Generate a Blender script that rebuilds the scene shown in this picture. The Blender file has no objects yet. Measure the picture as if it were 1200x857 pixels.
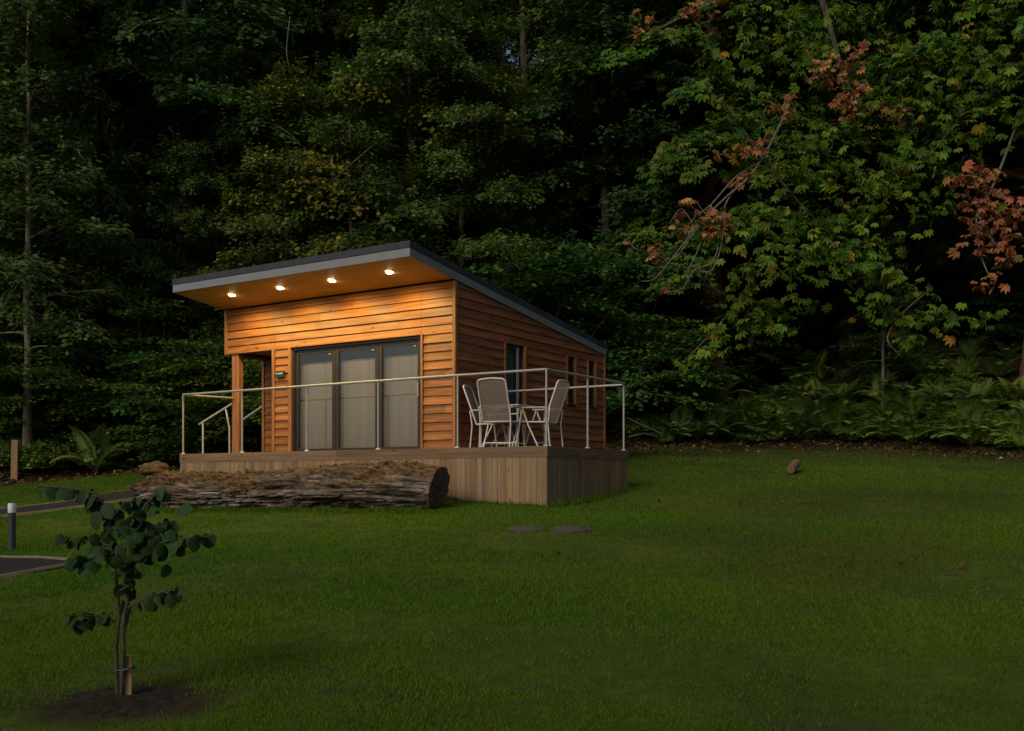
import bpy, math, random
import numpy as np
from mathutils import Vector, noise as mnoise

random.seed(7)
R = math.radians
scene = bpy.context.scene
COL = scene.collection

# ------------------------------------------------------------------ camera model
F, CX, HY, EYE = 1178.0, 600.0, 565.0, 1.5


def at(px, py, y):
    """point of the photograph's pixel at depth y (metres ahead of the camera)"""
    return Vector(((px - CX) / F * y, y, EYE + (HY - py) / F * y))


# ------------------------------------------------------------------ terrain
def smooth(a, b, x):
    t = np.clip((x - a) / (b - a), 0, 1)
    return t * t * (3 - 2 * t)


def base_lawn(x, y):
    x = np.asarray(x, float); y = np.asarray(y, float)
    g = np.where(y < 14, 0.08 * y, 0.08 * 14 + 0.08 * (y - 14) + 0.028 * (y - 14) * smooth(12, 20, y))
    g = np.where(y < 0, 0.04 * y, g)
    g = g - 0.072 * np.clip(-x - 1, 0, 22) * smooth(3, 10, y)
    g = g + 0.03 * np.sin(x * 0.9 + 0.5 * y) * np.sin(y * 0.6 + 1.3) + 0.012 * np.sin(x * 2.3 + 1) * np.sin(y * 1.9 - x)
    return g


# far edge of the lawn: x -> y
EDGE_X = np.array([-80, -22, -13, -8.8, -4, 3, 5.8, 8.4, 11.5, 16, 80.0])
EDGE_Y = np.array([20, 22, 24.5, 26, 27, 25.6, 27, 27.6, 22.8, 21, 19.0])


def edge_d(x, y):
    return np.asarray(y, float) - np.interp(x, EDGE_X, EDGE_Y)


def G(x, y):
    x = np.asarray(x, float); y = np.asarray(y, float)
    d = edge_d(x, y)
    g = base_lawn(x, np.minimum(y, np.interp(x, EDGE_X, EDGE_Y)))
    dd = np.clip(d, 0, 70)
    hill = 0.46 * dd + 0.12 * np.sin(x * 0.7 + y * 0.4) * smooth(0, 4, dd) + 0.6 * np.sin(x * 0.17 + 2) * smooth(3, 25, dd)
    return g + hill


def gz(x, y):
    return float(G(x, y))


def hit(px, py):
    """where the ray through a pixel meets the terrain"""
    dx, dz = (px - CX) / F, (HY - py) / F
    prev = 1.0
    for i in range(1, 6000):
        t = 1.0 + i * 0.01
        if EYE + t * dz < gz(dx * t, t):
            return Vector((dx * t, t, gz(dx * t, t)))
    t = 45.0
    return Vector((dx * t, t, gz(dx * t, t)))


# ------------------------------------------------------------------ object helpers
def tag(o, label=None, cat=None, group=None, kind=None):
    if label: o['label'] = label
    if cat: o['category'] = cat
    if group: o['group'] = group
    if kind: o['kind'] = kind
    return o


def thing(name, label, cat, loc=(0, 0, 0), rz=0.0, group=None):
    o = bpy.data.objects.new(name, None)
    o.empty_display_size = 0.2
    COL.objects.link(o)
    o.location = loc; o.rotation_euler = (0, 0, rz)
    return tag(o, label, cat, group)


def mesh_np(name, verts, faces_flat, counts, mat, parent=None, col=None, smoothf=False):
    """fast mesh from numpy: verts (n,3), flat loop index list, loop counts per face, colour per vertex"""
    me = bpy.data.meshes.new(name)
    verts = np.ascontiguousarray(verts, np.float32)
    n = len(verts); nl = len(faces_flat); nf = len(counts)
    me.vertices.add(n); me.vertices.foreach_set('co', verts.ravel())
    me.loops.add(nl); me.loops.foreach_set('vertex_index', np.ascontiguousarray(faces_flat, np.int32))
    me.polygons.add(nf)
    starts = np.zeros(nf, np.int32); starts[1:] = np.cumsum(counts)[:-1]
    me.polygons.foreach_set('loop_start', starts)
    me.polygons.foreach_set('use_smooth', np.full(nf, bool(smoothf)))
    me.update(calc_edges=True)
    if col is not None:
        a = me.color_attributes.new('col', 'FLOAT_COLOR', 'POINT')
        c4 = np.ones((n, 4), np.float32); c4[:, :3] = col
        a.data.foreach_set('color', c4.ravel())
    me.validate()
    if mat: me.materials.append(mat)
    o = bpy.data.objects.new(name, me)
    COL.objects.link(o)
    if parent: o.parent = parent
    return o


class MB:
    def __init__(s):
        s.v, s.f, s.c = [], [], []

    def poly(s, pts, c=(1, 1, 1)):
        b = len(s.v)
        s.v += [tuple(p) for p in pts]; s.c += [c] * len(pts)
        s.f.append(tuple(range(b, b + len(pts))))

    def box(s, x0, x1, y0, y1, z0, z1, c=(1, 1, 1)):
        b = len(s.v)
        for z in (z0, z1):
            s.v += [(x0, y0, z), (x1, y0, z), (x1, y1, z), (x0, y1, z)]
        s.c += [c] * 8
        s.f += [tuple(b + i for i in q) for q in
                ((3, 2, 1, 0), (4, 5, 6, 7), (0, 1, 5, 4), (1, 2, 6, 5), (2, 3, 7, 6), (3, 0, 4, 7))]

    def obox(s, p0, p1, w, h, c=(1, 1, 1), up=(0, 0, 1)):
        """bar of section w (sideways) x h (up) from p0 to p1"""
        p0 = Vector(p0); p1 = Vector(p1)
        d = (p1 - p0).normalized(); u = Vector(up)
        sd = d.cross(u)
        if sd.length < 1e-4: sd = d.cross(Vector((1, 0, 0)))
        sd.normalize(); u = sd.cross(d).normalized()
        b = len(s.v)
        for p in (p0, p1):
            for a, e in ((-1, -1), (1, -1), (1, 1), (-1, 1)):
                s.v.append(tuple(p + sd * (a * w / 2) + u * (e * h / 2)))
        s.c += [c] * 8
        s.f += [tuple(b + i for i in q) for q in
                ((0, 1, 2, 3), (7, 6, 5, 4), (0, 4, 5, 1), (1, 5, 6, 2), (2, 6, 7, 3), (3, 7, 4, 0))]

    def tube(s, path, rad, n=10, c=(1, 1, 1), cap=True):
        path = [Vector(p) for p in path]
        if not hasattr(rad, '__len__'): rad = [rad] * len(path)
        b = len(s.v); ref = None
        for i, p in enumerate(path):
            if i == 0: d = path[1] - p
            elif i == len(path) - 1: d = p - path[i - 1]
            else: d = (path[i + 1] - path[i - 1])
            d = d.normalized() if d.length > 1e-9 else Vector((0, 0, 1))
            if ref is None:
                ref = d.orthogonal().normalized()
            ref = (ref - d * ref.dot(d))
            ref = ref.normalized() if ref.length > 1e-6 else d.orthogonal().normalized()
            q = d.cross(ref)
            for k in range(n):
                a = 2 * math.pi * k / n
                s.v.append(tuple(p + (ref * math.cos(a) + q * math.sin(a)) * rad[i]))
        s.c += [c] * (n * len(path))
        for i in range(len(path) - 1):
            for k in range(n):
                k2 = (k + 1) % n
                s.f.append((b + i * n + k, b + i * n + k2, b + (i + 1) * n + k2, b + (i + 1) * n + k))
        if cap:
            s.f.append(tuple(b + k for k in range(n))[::-1])
            e = b + (len(path) - 1) * n
            s.f.append(tuple(e + k for k in range(n)))

    def build(s, name, mat, parent=None, smoothf=False, bevel=0):
        flat = np.concatenate([np.array(f, np.int32) for f in s.f])
        cnt = np.array([len(f) for f in s.f], np.int32)
        o = mesh_np(name, np.array(s.v), flat, cnt, mat, parent, np.array(s.c, np.float32), smoothf)
        if bevel:
            m = o.modifiers.new('bevel', 'BEVEL'); m.width = bevel; m.segments = 2; m.limit_method = 'ANGLE'
        if smoothf:
            try: o.data.set_sharp_from_angle(angle=R(50))
            except Exception: pass
        return o


def copy_tree(o, parent=None):
    c = o.copy(); COL.objects.link(c)
    if parent: c.parent = parent
    for ch in list(o.children): copy_tree(ch, c)
    return c


# ------------------------------------------------------------------ materials
def new_mat(name):
    m = bpy.data.materials.new(name); m.use_nodes = True
    nt = m.node_tree
    for n in list(nt.nodes): nt.nodes.remove(n)
    out = nt.nodes.new('ShaderNodeOutputMaterial')
    return m, nt, out


def N(nt, t, **kw):
    n = nt.nodes.new(t)
    for k, v in kw.items():
        if k in n.inputs: n.inputs[k].default_value = v
        else: setattr(n, k, v)
    return n


def mixc(nt, fac, a, b, mode='MIX'):
    n = nt.nodes.new('ShaderNodeMix'); n.data_type = 'RGBA'; n.blend_type = mode
    for sock, val in ((n.inputs[0], fac), (n.inputs[6], a), (n.inputs[7], b)):
        if hasattr(val, 'is_linked') or isinstance(val, bpy.types.NodeSocket): nt.links.new(val, sock)
        elif isinstance(val, (tuple, list)): sock.default_value = (*val[:3], 1)
        else: sock.default_value = val
    return n.outputs[2]


def ramp(nt, fac, stops):
    n = nt.nodes.new('ShaderNodeValToRGB')
    el = n.color_ramp.elements
    el[0].position, el[0].color = stops[0][0], (*stops[0][1], 1)
    el[1].position, el[1].color = stops[-1][0], (*stops[-1][1], 1)
    for p, c in stops[1:-1]:
        e = el.new(p); e.color = (*c, 1)
    nt.links.new(fac, n.inputs[0])
    return n.outputs[0]


def coords(nt, scale=(1, 1, 1), kind='Object'):
    tc = nt.nodes.new('ShaderNodeTexCoord')
    mp = nt.nodes.new('ShaderNodeMapping'); mp.inputs['Scale'].default_value = scale
    nt.links.new(tc.outputs[kind], mp.inputs[0])
    return mp.outputs[0]


def noise(nt, vec, scale, detail=4, rough=0.55, dist=0.0):
    n = N(nt, 'ShaderNodeTexNoise', Scale=scale, Detail=detail, Roughness=rough, Distortion=dist)
    nt.links.new(vec, n.inputs['Vector'])
    return n.outputs[0]


def attr(nt, name='col'):
    n = nt.nodes.new('ShaderNodeAttribute'); n.attribute_name = name
    return n.outputs['Color']


def bump(nt, h, strength=0.3, dist=0.01):
    n = N(nt, 'ShaderNodeBump', Strength=strength, Distance=dist)
    nt.links.new(h, n.inputs['Height'])
    return n.outputs[0]


def bsdf(nt, out, base, rough=0.6, metal=0.0, normal=None, spec=0.5):
    p = N(nt, 'ShaderNodeBsdfPrincipled', Roughness=rough if not isinstance(rough, bpy.types.NodeSocket) else 0.5, Metallic=metal)
    p.inputs['Specular IOR Level'].default_value = spec
    if isinstance(base, bpy.types.NodeSocket): nt.links.new(base, p.inputs['Base Color'])
    else: p.inputs['Base Color'].default_value = (*base, 1)
    if isinstance(rough, bpy.types.NodeSocket): nt.links.new(rough, p.inputs['Roughness'])
    if normal is not None: nt.links.new(normal, p.inputs['Normal'])
    nt.links.new(p.outputs[0], out.inputs[0])
    return p


def wood_mat(name, dark, light, axis, along=1.3, across=26, rough=0.55, knots=True, tint=True, bstr=0.25, weather=None):
    m, nt, out = new_mat(name)
    sc = [across] * 3; sc[axis] = along
    v = coords(nt, sc)
    g = noise(nt, v, 1.0, 6, 0.62, 0.6)
    v2 = coords(nt, [s * 3.2 if i != axis else s * 1.5 for i, s in enumerate(sc)])
    g2 = noise(nt, v2, 1.0, 3, 0.6)
    c = ramp(nt, g, [(0.28, dark), (0.52, tuple((a + b) / 2 for a, b in zip(dark, light))), (0.72, light)])
    c = mixc(nt, 0.35, c, ramp(nt, g2, [(0.3, (0.45, 0.42, 0.38)), (0.7, (1.0, 1.0, 1.0))]), 'MULTIPLY')
    if knots:
        ks = [5.5] * 3; ks[axis] = 2.6
        vo = N(nt, 'ShaderNodeTexVoronoi', Scale=1.0); nt.links.new(coords(nt, ks), vo.inputs['Vector'])
        k = ramp(nt, vo.outputs['Distance'], [(0.05, (1, 1, 1)), (0.14, (0, 0, 0))])
        c = mixc(nt, k, c, tuple(a * 0.35 for a in dark))
    if weather:
        w = ramp(nt, noise(nt, coords(nt, (1, 1, 1)), 1.7, 5, 0.6), [(0.42, (0, 0, 0)), (0.62, (1, 1, 1))])
        c = mixc(nt, w, c, mixc(nt, 0.75, c, weather))
    if tint: c = mixc(nt, 1.0, c, attr(nt), 'MULTIPLY')
    bsdf(nt, out, c, rough, 0, bump(nt, g, bstr, 0.004), 0.35)
    return m


def plain(name, c, rough=0.5, metal=0.0, var=0.12, scale=6, spec=0.5, bstr=0.0):
    m, nt, out = new_mat(name)
    n = noise(nt, coords(nt), scale, 5, 0.6)
    cc = ramp(nt, n, [(0.3, tuple(a * (1 - var) for a in c)), (0.7, tuple(min(1, a * (1 + var)) for a in c))])
    bsdf(nt, out, cc, rough, metal, bump(nt, n, bstr, 0.003) if bstr else None, spec)
    return m


def leaf_mat(name, trans=0.3, rough=0.5, spec=0.14):
    m, nt, out = new_mat(name)
    oi = nt.nodes.new('ShaderNodeObjectInfo')
    c = mixc(nt, 1.0, attr(nt), oi.outputs['Color'], 'MULTIPLY')
    p = N(nt, 'ShaderNodeBsdfPrincipled', Roughness=rough); p.inputs['Specular IOR Level'].default_value = spec
    nt.links.new(c, p.inputs['Base Color'])
    t = N(nt, 'ShaderNodeBsdfTranslucent')
    nt.links.new(mixc(nt, 1.0, c, (1.0, 1.15, 0.5), 'MULTIPLY'), t.inputs[0])
    mx = N(nt, 'ShaderNodeMixShader', Fac=trans)
    nt.links.new(p.outputs[0], mx.inputs[1]); nt.links.new(t.outputs[0], mx.inputs[2])
    nt.links.new(mx.outputs[0], out.inputs[0])
    return m


M = {}
CED_D, CED_L = (0.15, 0.048, 0.012), (0.44, 0.162, 0.029)
M['clad_x'] = wood_mat('cedar_boards_front', CED_D, CED_L, 0)
M['clad_y'] = wood_mat('cedar_boards_side', (0.14, 0.042, 0.013), (0.40, 0.140, 0.040), 1)
M['clad_z'] = wood_mat('cedar_trim_upright', CED_D, (0.42, 0.19, 0.065), 2, knots=False)
M['soffit'] = wood_mat('soffit_plywood', (0.47, 0.27, 0.065), (0.58, 0.35, 0.09), 0, 0.7, 9, 0.6, False, False, 0.08)
M['deck_x'] = wood_mat('deck_timber_long', (0.12, 0.07, 0.036), (0.26, 0.165, 0.09), 0, 1.0, 22, 0.75, True, True, 0.3)
M['deck_y'] = wood_mat('deck_timber_side', (0.12, 0.07, 0.036), (0.26, 0.165, 0.09), 1, 1.0, 22, 0.75, True, True, 0.3)
M['skirt'] = wood_mat('skirting_timber', (0.17, 0.097, 0.045), (0.37, 0.235, 0.118), 2, 1.1, 20, 0.8, True, True, 0.3, (0.21, 0.145, 0.085))
M['stake'] = wood_mat('sawn_stake', (0.22, 0.12, 0.06), (0.42, 0.26, 0.14), 2, 2, 40, 0.8, False, False)
M['steel'] = plain('brushed_steel', (0.36, 0.335, 0.30), 0.45, 0.4, 0.06, 12)
M['galv'] = plain('galvanised_handrail', (0.45, 0.40, 0.34), 0.5, 0.3, 0.1, 12)
M['fascia'] = plain('grey_fascia_metal', (0.175, 0.18, 0.185), 0.5, 0, 0.07, 5, 0.4)
M['membrane'] = plain('dark_roof_membrane', (0.035, 0.036, 0.042), 0.75, 0, 0.25, 9, 0.3)
M['frame'] = plain('bronze_window_frame', (0.026, 0.020, 0.017), 0.38, 0.2, 0.15, 8)
M['frame_reflection'] = plain('frame_edge_reflection', (0.34, 0.38, 0.40), 0.4, 0.1, 0.1, 8)  # pale colour painted in for a frame edge mirrored in the glass
M['interior'] = plain('dim_interior_paint', (0.06, 0.055, 0.05), 0.8)
M['blind_teal'] = plain('teal_window_blind', (0.26, 0.40, 0.44), 0.8, 0, 0.12, 3)
M['blind_navy'] = plain('navy_window_blind', (0.085, 0.12, 0.17), 0.8, 0, 0.2, 3)
M['white_metal'] = plain('white_chair_tube', (0.52, 0.49, 0.45), 0.4, 0, 0.05, 14)
M['arm'] = plain('beige_plastic_arm', (0.40, 0.30, 0.23), 0.5, 0, 0.1, 14)
M['table'] = plain('frosted_table_top', (0.55, 0.52, 0.48), 0.25, 0, 0.05, 4)
M['black'] = plain('black_plastic', (0.018, 0.018, 0.02), 0.5)
M['dark_metal'] = plain('dark_bollard_paint', (0.03, 0.032, 0.036), 0.45)
M['opal'] = plain('opal_bollard_cap', (0.50, 0.52, 0.54), 0.35)
M['white'] = plain('white_lettering', (0.75, 0.73, 0.7), 0.5)
M['asphalt'] = plain('dark_asphalt', (0.013, 0.0115, 0.0135), 0.85, 0, 0.35, 60, 0.25, 0.5)
M['path'] = plain('brown_path_gravel', (0.026, 0.020, 0.020), 0.9, 0, 0.4, 70, 0.2, 0.5)
M['edging'] = plain('pale_edging_timber', (0.17, 0.14, 0.08), 0.8, 0, 0.2, 8)
M['cover'] = plain('brown_drain_cover', (0.055, 0.038, 0.034), 0.75, 0, 0.25, 25)
M['stone'] = plain('grey_rock', (0.15, 0.12, 0.10), 0.9, 0, 0.45, 7, 0.2, 0.5)
M['leaf'] = leaf_mat('broadleaf_foliage', 0.28)
M['fern'] = leaf_mat('fern_foliage', 0.3, 0.55)
M['waxy'] = leaf_mat('sapling_foliage', 0.25, 0.6, 0.12)
M['grass'] = leaf_mat('grass_blades', 0.3, 0.7, 0.06)
M['litter'] = leaf_mat('dry_leaf', 0.1, 0.8)

# textilene mesh fabric
m, nt, out = new_mat('taupe_mesh_fabric')
wv = N(nt, 'ShaderNodeTexWave', Scale=60.0); nt.links.new(coords(nt), wv.inputs[0])
cc = mixc(nt, wv.outputs[1], (0.21, 0.175, 0.152), (0.27, 0.225, 0.20))
p = N(nt, 'ShaderNodeBsdfPrincipled', Roughness=0.7); nt.links.new(cc, p.inputs[0])
tl = N(nt, 'ShaderNodeBsdfTranslucent'); nt.links.new(cc, tl.inputs[0]); m0 = N(nt, 'ShaderNodeMixShader', Fac=0.42)
nt.links.new(p.outputs[0], m0.inputs[1]); nt.links.new(tl.outputs[0], m0.inputs[2])
tr = N(nt, 'ShaderNodeBsdfTransparent'); mx = N(nt, 'ShaderNodeMixShader', Fac=0.13)
nt.links.new(m0.outputs[0], mx.inputs[1]); nt.links.new(tr.outputs[0], mx.inputs[2]); nt.links.new(mx.outputs[0], out.inputs[0])
M['fabric'] = m

# curtain cloth
m, nt, out = new_mat('taupe_curtain_cloth')
g = noise(nt, coords(nt, (9, 9, 0.15)), 1.0, 3, 0.5)
bsdf(nt, out, ramp(nt, g, [(0.3, (0.132, 0.114, 0.102)), (0.7, (0.162, 0.142, 0.128))]), 0.9, 0, None, 0.1)
M['curtain'] = m


def glass_mat(name, tint, refl):
    m, nt, out = new_mat(name)
    lw = N(nt, 'ShaderNodeLayerWeight', Blend=0.5)
    pw = N(nt, 'ShaderNodeMath', operation='POWER'); pw.inputs[1].default_value = 4.0
    nt.links.new(lw.outputs['Facing'], pw.inputs[0])
    mt = N(nt, 'ShaderNodeMath', operation='MULTIPLY_ADD'); mt.inputs[1].default_value = 0.5; mt.inputs[2].default_value = refl
    nt.links.new(pw.outputs[0], mt.inputs[0])
    t = N(nt, 'ShaderNodeBsdfTransparent'); t.inputs[0].default_value = (*tint, 1)
    gl = N(nt, 'ShaderNodeBsdfGlossy', Roughness=0.015); gl.inputs[0].default_value = (0.9, 0.95, 1, 1)
    mx = N(nt, 'ShaderNodeMixShader')
    nt.links.new(mt.outputs[0], mx.inputs[0]); nt.links.new(t.outputs[0], mx.inputs[1]); nt.links.new(gl.outputs[0], mx.inputs[2])
    nt.links.new(mx.outputs[0], out.inputs[0])
    return m


M['glass'] = glass_mat('door_glass', (0.95, 0.95, 0.94), 0.07)
M['glass_side'] = glass_mat('window_glass', (0.6, 0.7, 0.72), 0.16)

# lamp lens
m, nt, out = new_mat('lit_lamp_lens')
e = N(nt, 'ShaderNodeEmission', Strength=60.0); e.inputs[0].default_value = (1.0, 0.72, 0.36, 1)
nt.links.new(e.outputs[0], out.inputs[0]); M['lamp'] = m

# bark
def bark_mat(name, dark, light, scale=9, moss=None):
    m, nt, out = new_mat(name)
    n1 = noise(nt, coords(nt, (1, 1, 0.28)), scale, 6, 0.65, 0.5)
    c = ramp(nt, n1, [(0.3, dark), (0.7, light)])
    if moss:
        c = mixc(nt, ramp(nt, noise(nt, coords(nt), 1.1, 4, 0.6), [(0.5, (0, 0, 0)), (0.65, (1, 1, 1))]), c, moss)
    bsdf(nt, out, c, 0.9, 0, bump(nt, n1, 0.6, 0.03), 0.2)
    return m


M['bark'] = bark_mat('grey_brown_bark', (0.045, 0.036, 0.026), (0.15, 0.12, 0.09), 9, (0.05, 0.05, 0.02))
M['bark_dark'] = bark_mat('dark_bark', (0.022, 0.017, 0.013), (0.07, 0.055, 0.042))
M['bark_red'] = bark_mat('red_brown_bark', (0.09, 0.048, 0.030), (0.25, 0.14, 0.09))
M['bark_pale'] = bark_mat('pale_smooth_bark', (0.07, 0.062, 0.05), (0.26, 0.235, 0.195), 5, (0.06, 0.065, 0.03))
M['twig'] = bark_mat('grey_twig', (0.085, 0.068, 0.055), (0.18, 0.15, 0.125), 30)
M['stem'] = bark_mat('young_stem_bark', (0.035, 0.031, 0.02), (0.10, 0.085, 0.055), 30)

# ground
m, nt, out = new_mat('ground_lawn_and_woodland')
z = attr(nt, 'col'); sep = nt.nodes.new('ShaderNodeSeparateColor'); nt.links.new(z, sep.inputs[0])
v = coords(nt)
n1 = noise(nt, v, 0.55, 6, 0.62); n2 = noise(nt, v, 7.0, 6, 0.7); n3 = noise(nt, v, 60.0, 4, 0.7)
g = ramp(nt, n1, [(0.3, (0.034, 0.064, 0.007)), (0.5, (0.056, 0.094, 0.009)), (0.7, (0.088, 0.122, 0.012))])
g = mixc(nt, 0.55, g, ramp(nt, n2, [(0.3, (0.45, 0.5, 0.4)), (0.7, (1.25, 1.2, 1.2))]), 'MULTIPLY')
g = mixc(nt, 0.6, g, ramp(nt, n3, [(0.3, (0.35, 0.4, 0.4)), (0.7, (1.5, 1.4, 1.3))]), 'MULTIPLY')
mp = nt.nodes.new('ShaderNodeMath'); mp.operation = 'MULTIPLY'
bare = ramp(nt, noise(nt, coords(nt, (0.55, 1.2, 1)), 1.0, 7, 0.68), [(0.54, (0, 0, 0)), (0.68, (1, 1, 1))])
g = mixc(nt, bare, g, ramp(nt, n2, [(0.3, (0.030, 0.026, 0.014)), (0.7, (0.062, 0.056, 0.030))]))
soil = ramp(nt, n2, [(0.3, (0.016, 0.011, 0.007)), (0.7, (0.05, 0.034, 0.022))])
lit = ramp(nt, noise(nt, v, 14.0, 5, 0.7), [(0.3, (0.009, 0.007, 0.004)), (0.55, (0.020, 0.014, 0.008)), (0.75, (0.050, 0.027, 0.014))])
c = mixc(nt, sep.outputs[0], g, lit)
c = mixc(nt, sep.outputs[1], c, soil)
bsdf(nt, out, c, 0.95, 0, bump(nt, n3, 0.5, 0.03), 0.1)
M['ground'] = m

# ------------------------------------------------------------------ the ground: one sheet
def axis_pts(segs):
    a = []
    for lo, hi, st in segs:
        a += list(np.arange(lo, hi, st))
    a.append(segs[-1][1])
    return np.array(a)


xs = axis_pts([(-150, -40, 5), (-40, -16, 0.8), (-16, 18, 0.2), (18, 40, 0.8), (40, 150, 5)])
ys = axis_pts([(-120, -10, 5), (-10, 3, 0.6), (3, 30, 0.17), (30, 60, 0.6), (60, 160, 4)])
X, Y = np.meshgrid(xs, ys)
Z = G(X, Y)
rngt = np.random.default_rng(3)
Z += (rngt.random(Z.shape) - 0.5) * 0.012 * ((X > -16) & (X < 18) & (Y > 3) & (Y < 30))
SAP = Vector(((140 - CX) / F * 5.2, 5.2, 0)); SAP.z = gz(SAP.x, SAP.y)
wig = 0.5 * np.sin(X * 1.9) * np.sin(Y * 2.3 + X) + 0.3 * np.sin(X * 5.1 + Y * 3.7)
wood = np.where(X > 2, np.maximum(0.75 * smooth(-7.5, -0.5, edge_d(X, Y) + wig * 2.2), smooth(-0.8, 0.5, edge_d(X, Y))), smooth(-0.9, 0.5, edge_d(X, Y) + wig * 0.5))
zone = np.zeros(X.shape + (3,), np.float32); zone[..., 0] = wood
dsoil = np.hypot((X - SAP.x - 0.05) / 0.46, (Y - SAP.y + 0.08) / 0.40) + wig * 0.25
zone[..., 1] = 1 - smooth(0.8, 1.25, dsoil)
nx, ny = len(xs), len(ys)
idx = np.arange(nx * ny).reshape(ny, nx)
q = np.stack([idx[:-1, :-1], idx[:-1, 1:], idx[1:, 1:], idx[1:, :-1]], -1).reshape(-1, 4)
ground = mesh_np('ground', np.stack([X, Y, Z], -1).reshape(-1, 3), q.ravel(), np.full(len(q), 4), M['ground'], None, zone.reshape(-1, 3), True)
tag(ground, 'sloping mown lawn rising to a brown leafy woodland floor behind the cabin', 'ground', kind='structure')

# ------------------------------------------------------------------ cabin frame
TH = math.atan2(0.539, 0.842)
PC = Vector((-0.935, 16.43, EYE + 0.51))
EX, EY = Vector((0.842, -0.539, 0)), Vector((0.539, 0.842, 0))


def loc(x, y, z=0.0):
    return PC + EX * x + EY * y + Vector((0, 0, z))


cabin = thing('cabin', 'orange timber-clad cabin with a sloping grey roof and four lit eave lamps', 'cabin', PC, -TH)
W, D = 5.38, 5.25
SL = 0.128
rc = random.Random(11)


def roof_z(y):  # underside of the roof
    return 2.94 - SL * (y + 1.245)


def clip_top(poly, topf):
    """clip polygon of (e,z) against z <= topf(e)"""
    o = []
    for i in range(len(poly)):
        a, b = poly[i], poly[(i + 1) % len(poly)]
        da, db = topf(a[0]) - a[1], topf(b[0]) - b[1]
        if da >= 0: o.append(a)
        if da * db < 0:
            t = da / (da - db); o.append((a[0] + (b[0] - a[0]) * t, a[1] + (b[1] - a[1]) * t))
    return o


def cladding(mb, org, e, n, e0, e1, z0, z1, holes=(), topf=None, pitch=0.146, lap=0.025, zref=0.0):
    """lapped weatherboards in the plane (org, e, z), facing n"""
    k0 = math.floor((z0 - zref) / pitch + 1e-6)
    k = k0
    P3 = lambda a, zz, off: (org[0] + e[0] * a + n[0] * off, org[1] + e[1] * a + n[1] * off, zz)
    while zref + k * pitch < z1 - 1e-6:
        ra, rb = zref + k * pitch, zref + (k + 1) * pitch
        jit = rc.uniform(-0.004, 0.004)
        zs = sorted({max(ra, z0), min(rb, z1)} | {h[i] for h in holes for i in (2, 3) if max(ra, z0) < h[i] < min(rb, z1)})
        joints = []
        a = e0 + rc.uniform(0.6, 3.2)
        while a < e1: joints.append(a); a += rc.uniform(2.2, 3.8)
        es = sorted({e0, e1} | set(joints) | {h[i] for h in holes for i in (0, 1) if e0 < h[i] < e1})
        col = {}
        for i in range(len(es) - 1):
            seg = sum(1 for j in joints if j <= es[i] + 1e-6)
            if seg not in col:
                b = rc.uniform(0.72, 1.18); w = rc.uniform(-0.06, 0.06)
                col[seg] = (b * (1 + w), b, b * (1 - w))
            for j in range(len(zs) - 1):
                ce, cz = (es[i] + es[i + 1]) / 2, (zs[j] + zs[j + 1]) / 2
                if any(h[0] < ce < h[1] and h[2] < cz < h[3] for h in holes): continue
                poly = [(es[i] + 0.002, zs[j]), (es[i + 1] - 0.002, zs[j]), (es[i + 1] - 0.002, zs[j + 1]), (es[i] + 0.002, zs[j + 1])]
                if topf:
                    poly = clip_top(poly, topf)
                    if len(poly) < 3: continue
                off = lambda zz: 0.008 + (lap + jit) * (1 - (zz - ra) / pitch)
                mb.poly([P3(a_, z_, off(z_)) for a_, z_ in poly], col[seg])
                if abs(zs[j] - ra) < 1e-6:
                    lo = [p_ for p_ in poly if abs(p_[1] - ra) < 1e-5]
                    if len(lo) == 2:
                        (a1, _), (a2, _) = lo
                        mb.poly([P3(a1, ra, 0.0), P3(a2, ra, 0.0), P3(a2, ra, off(ra)), P3(a1, ra, off(ra))], col[seg])
        k += 1


def slab_cells(mb, org, e, n, e0, e1, z0, z1, th, holes, topf=None):
    """solid wall core behind the boards, with openings"""
    es = sorted({e0, e1} | {h[i] for h in holes for i in (0, 1)})
    zs = sorted({z0, z1} | {h[i] for h in holes for i in (2, 3)})
    P3 = lambda a, zz, off: (org[0] + e[0] * a + n[0] * off, org[1] + e[1] * a + n[1] * off, zz)
    for i in range(len(es) - 1):
        for j in range(len(zs) - 1):
            ce, cz = (es[i] + es[i + 1]) / 2, (zs[j] + zs[j + 1]) / 2
            if any(h[0] < ce < h[1] and h[2] < cz < h[3] for h in holes): continue
            poly = [(es[i], zs[j]), (es[i + 1], zs[j]), (es[i + 1], zs[j + 1]), (es[i], zs[j + 1])]
            if topf: poly = clip_top(poly, topf)
            if len(poly) < 3: continue
            mb.poly([P3(a, z_, -0.004) for a, z_ in poly]); mb.poly([P3(a, z_, -th) for a, z_ in poly][::-1])
    for h in holes:  # reveals
        c4 = [(h[0], h[2]), (h[1], h[2]), (h[1], h[3]), (h[0], h[3])]
        for i in range(4):
            a, b = c4[i], c4[(i + 1) % 4]
            mb.poly([P3(*a, -0.004), P3(*b, -0.004), P3(*b, -th), P3(*a, -th)])


HEAD = 1.94
PX0, PD = -4.11, 0.95        # porch: from the left corner to PX0, PD deep
DOOR = (-3.657, -0.67, 0.0, HEAD)
SIDE_HOLES = [(1.485, 2.107, 0.03, HEAD), (3.69, 3.977, 1.02, HEAD), (4.54, 4.82, 1.02, HEAD)]
PORCH = (-W, PX0, -0.3, HEAD)
ZB = -0.45
# front wall
mb = MB(); cladding(mb, (0, 0), (1, 0), (0, -1), -W + 0.0, 0, 0.0, roof_z(0), [DOOR, PORCH], None, zref=HEAD - 14 * 0.146)
fw = mb.build('front_wall', M['clad_x'], cabin)
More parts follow.
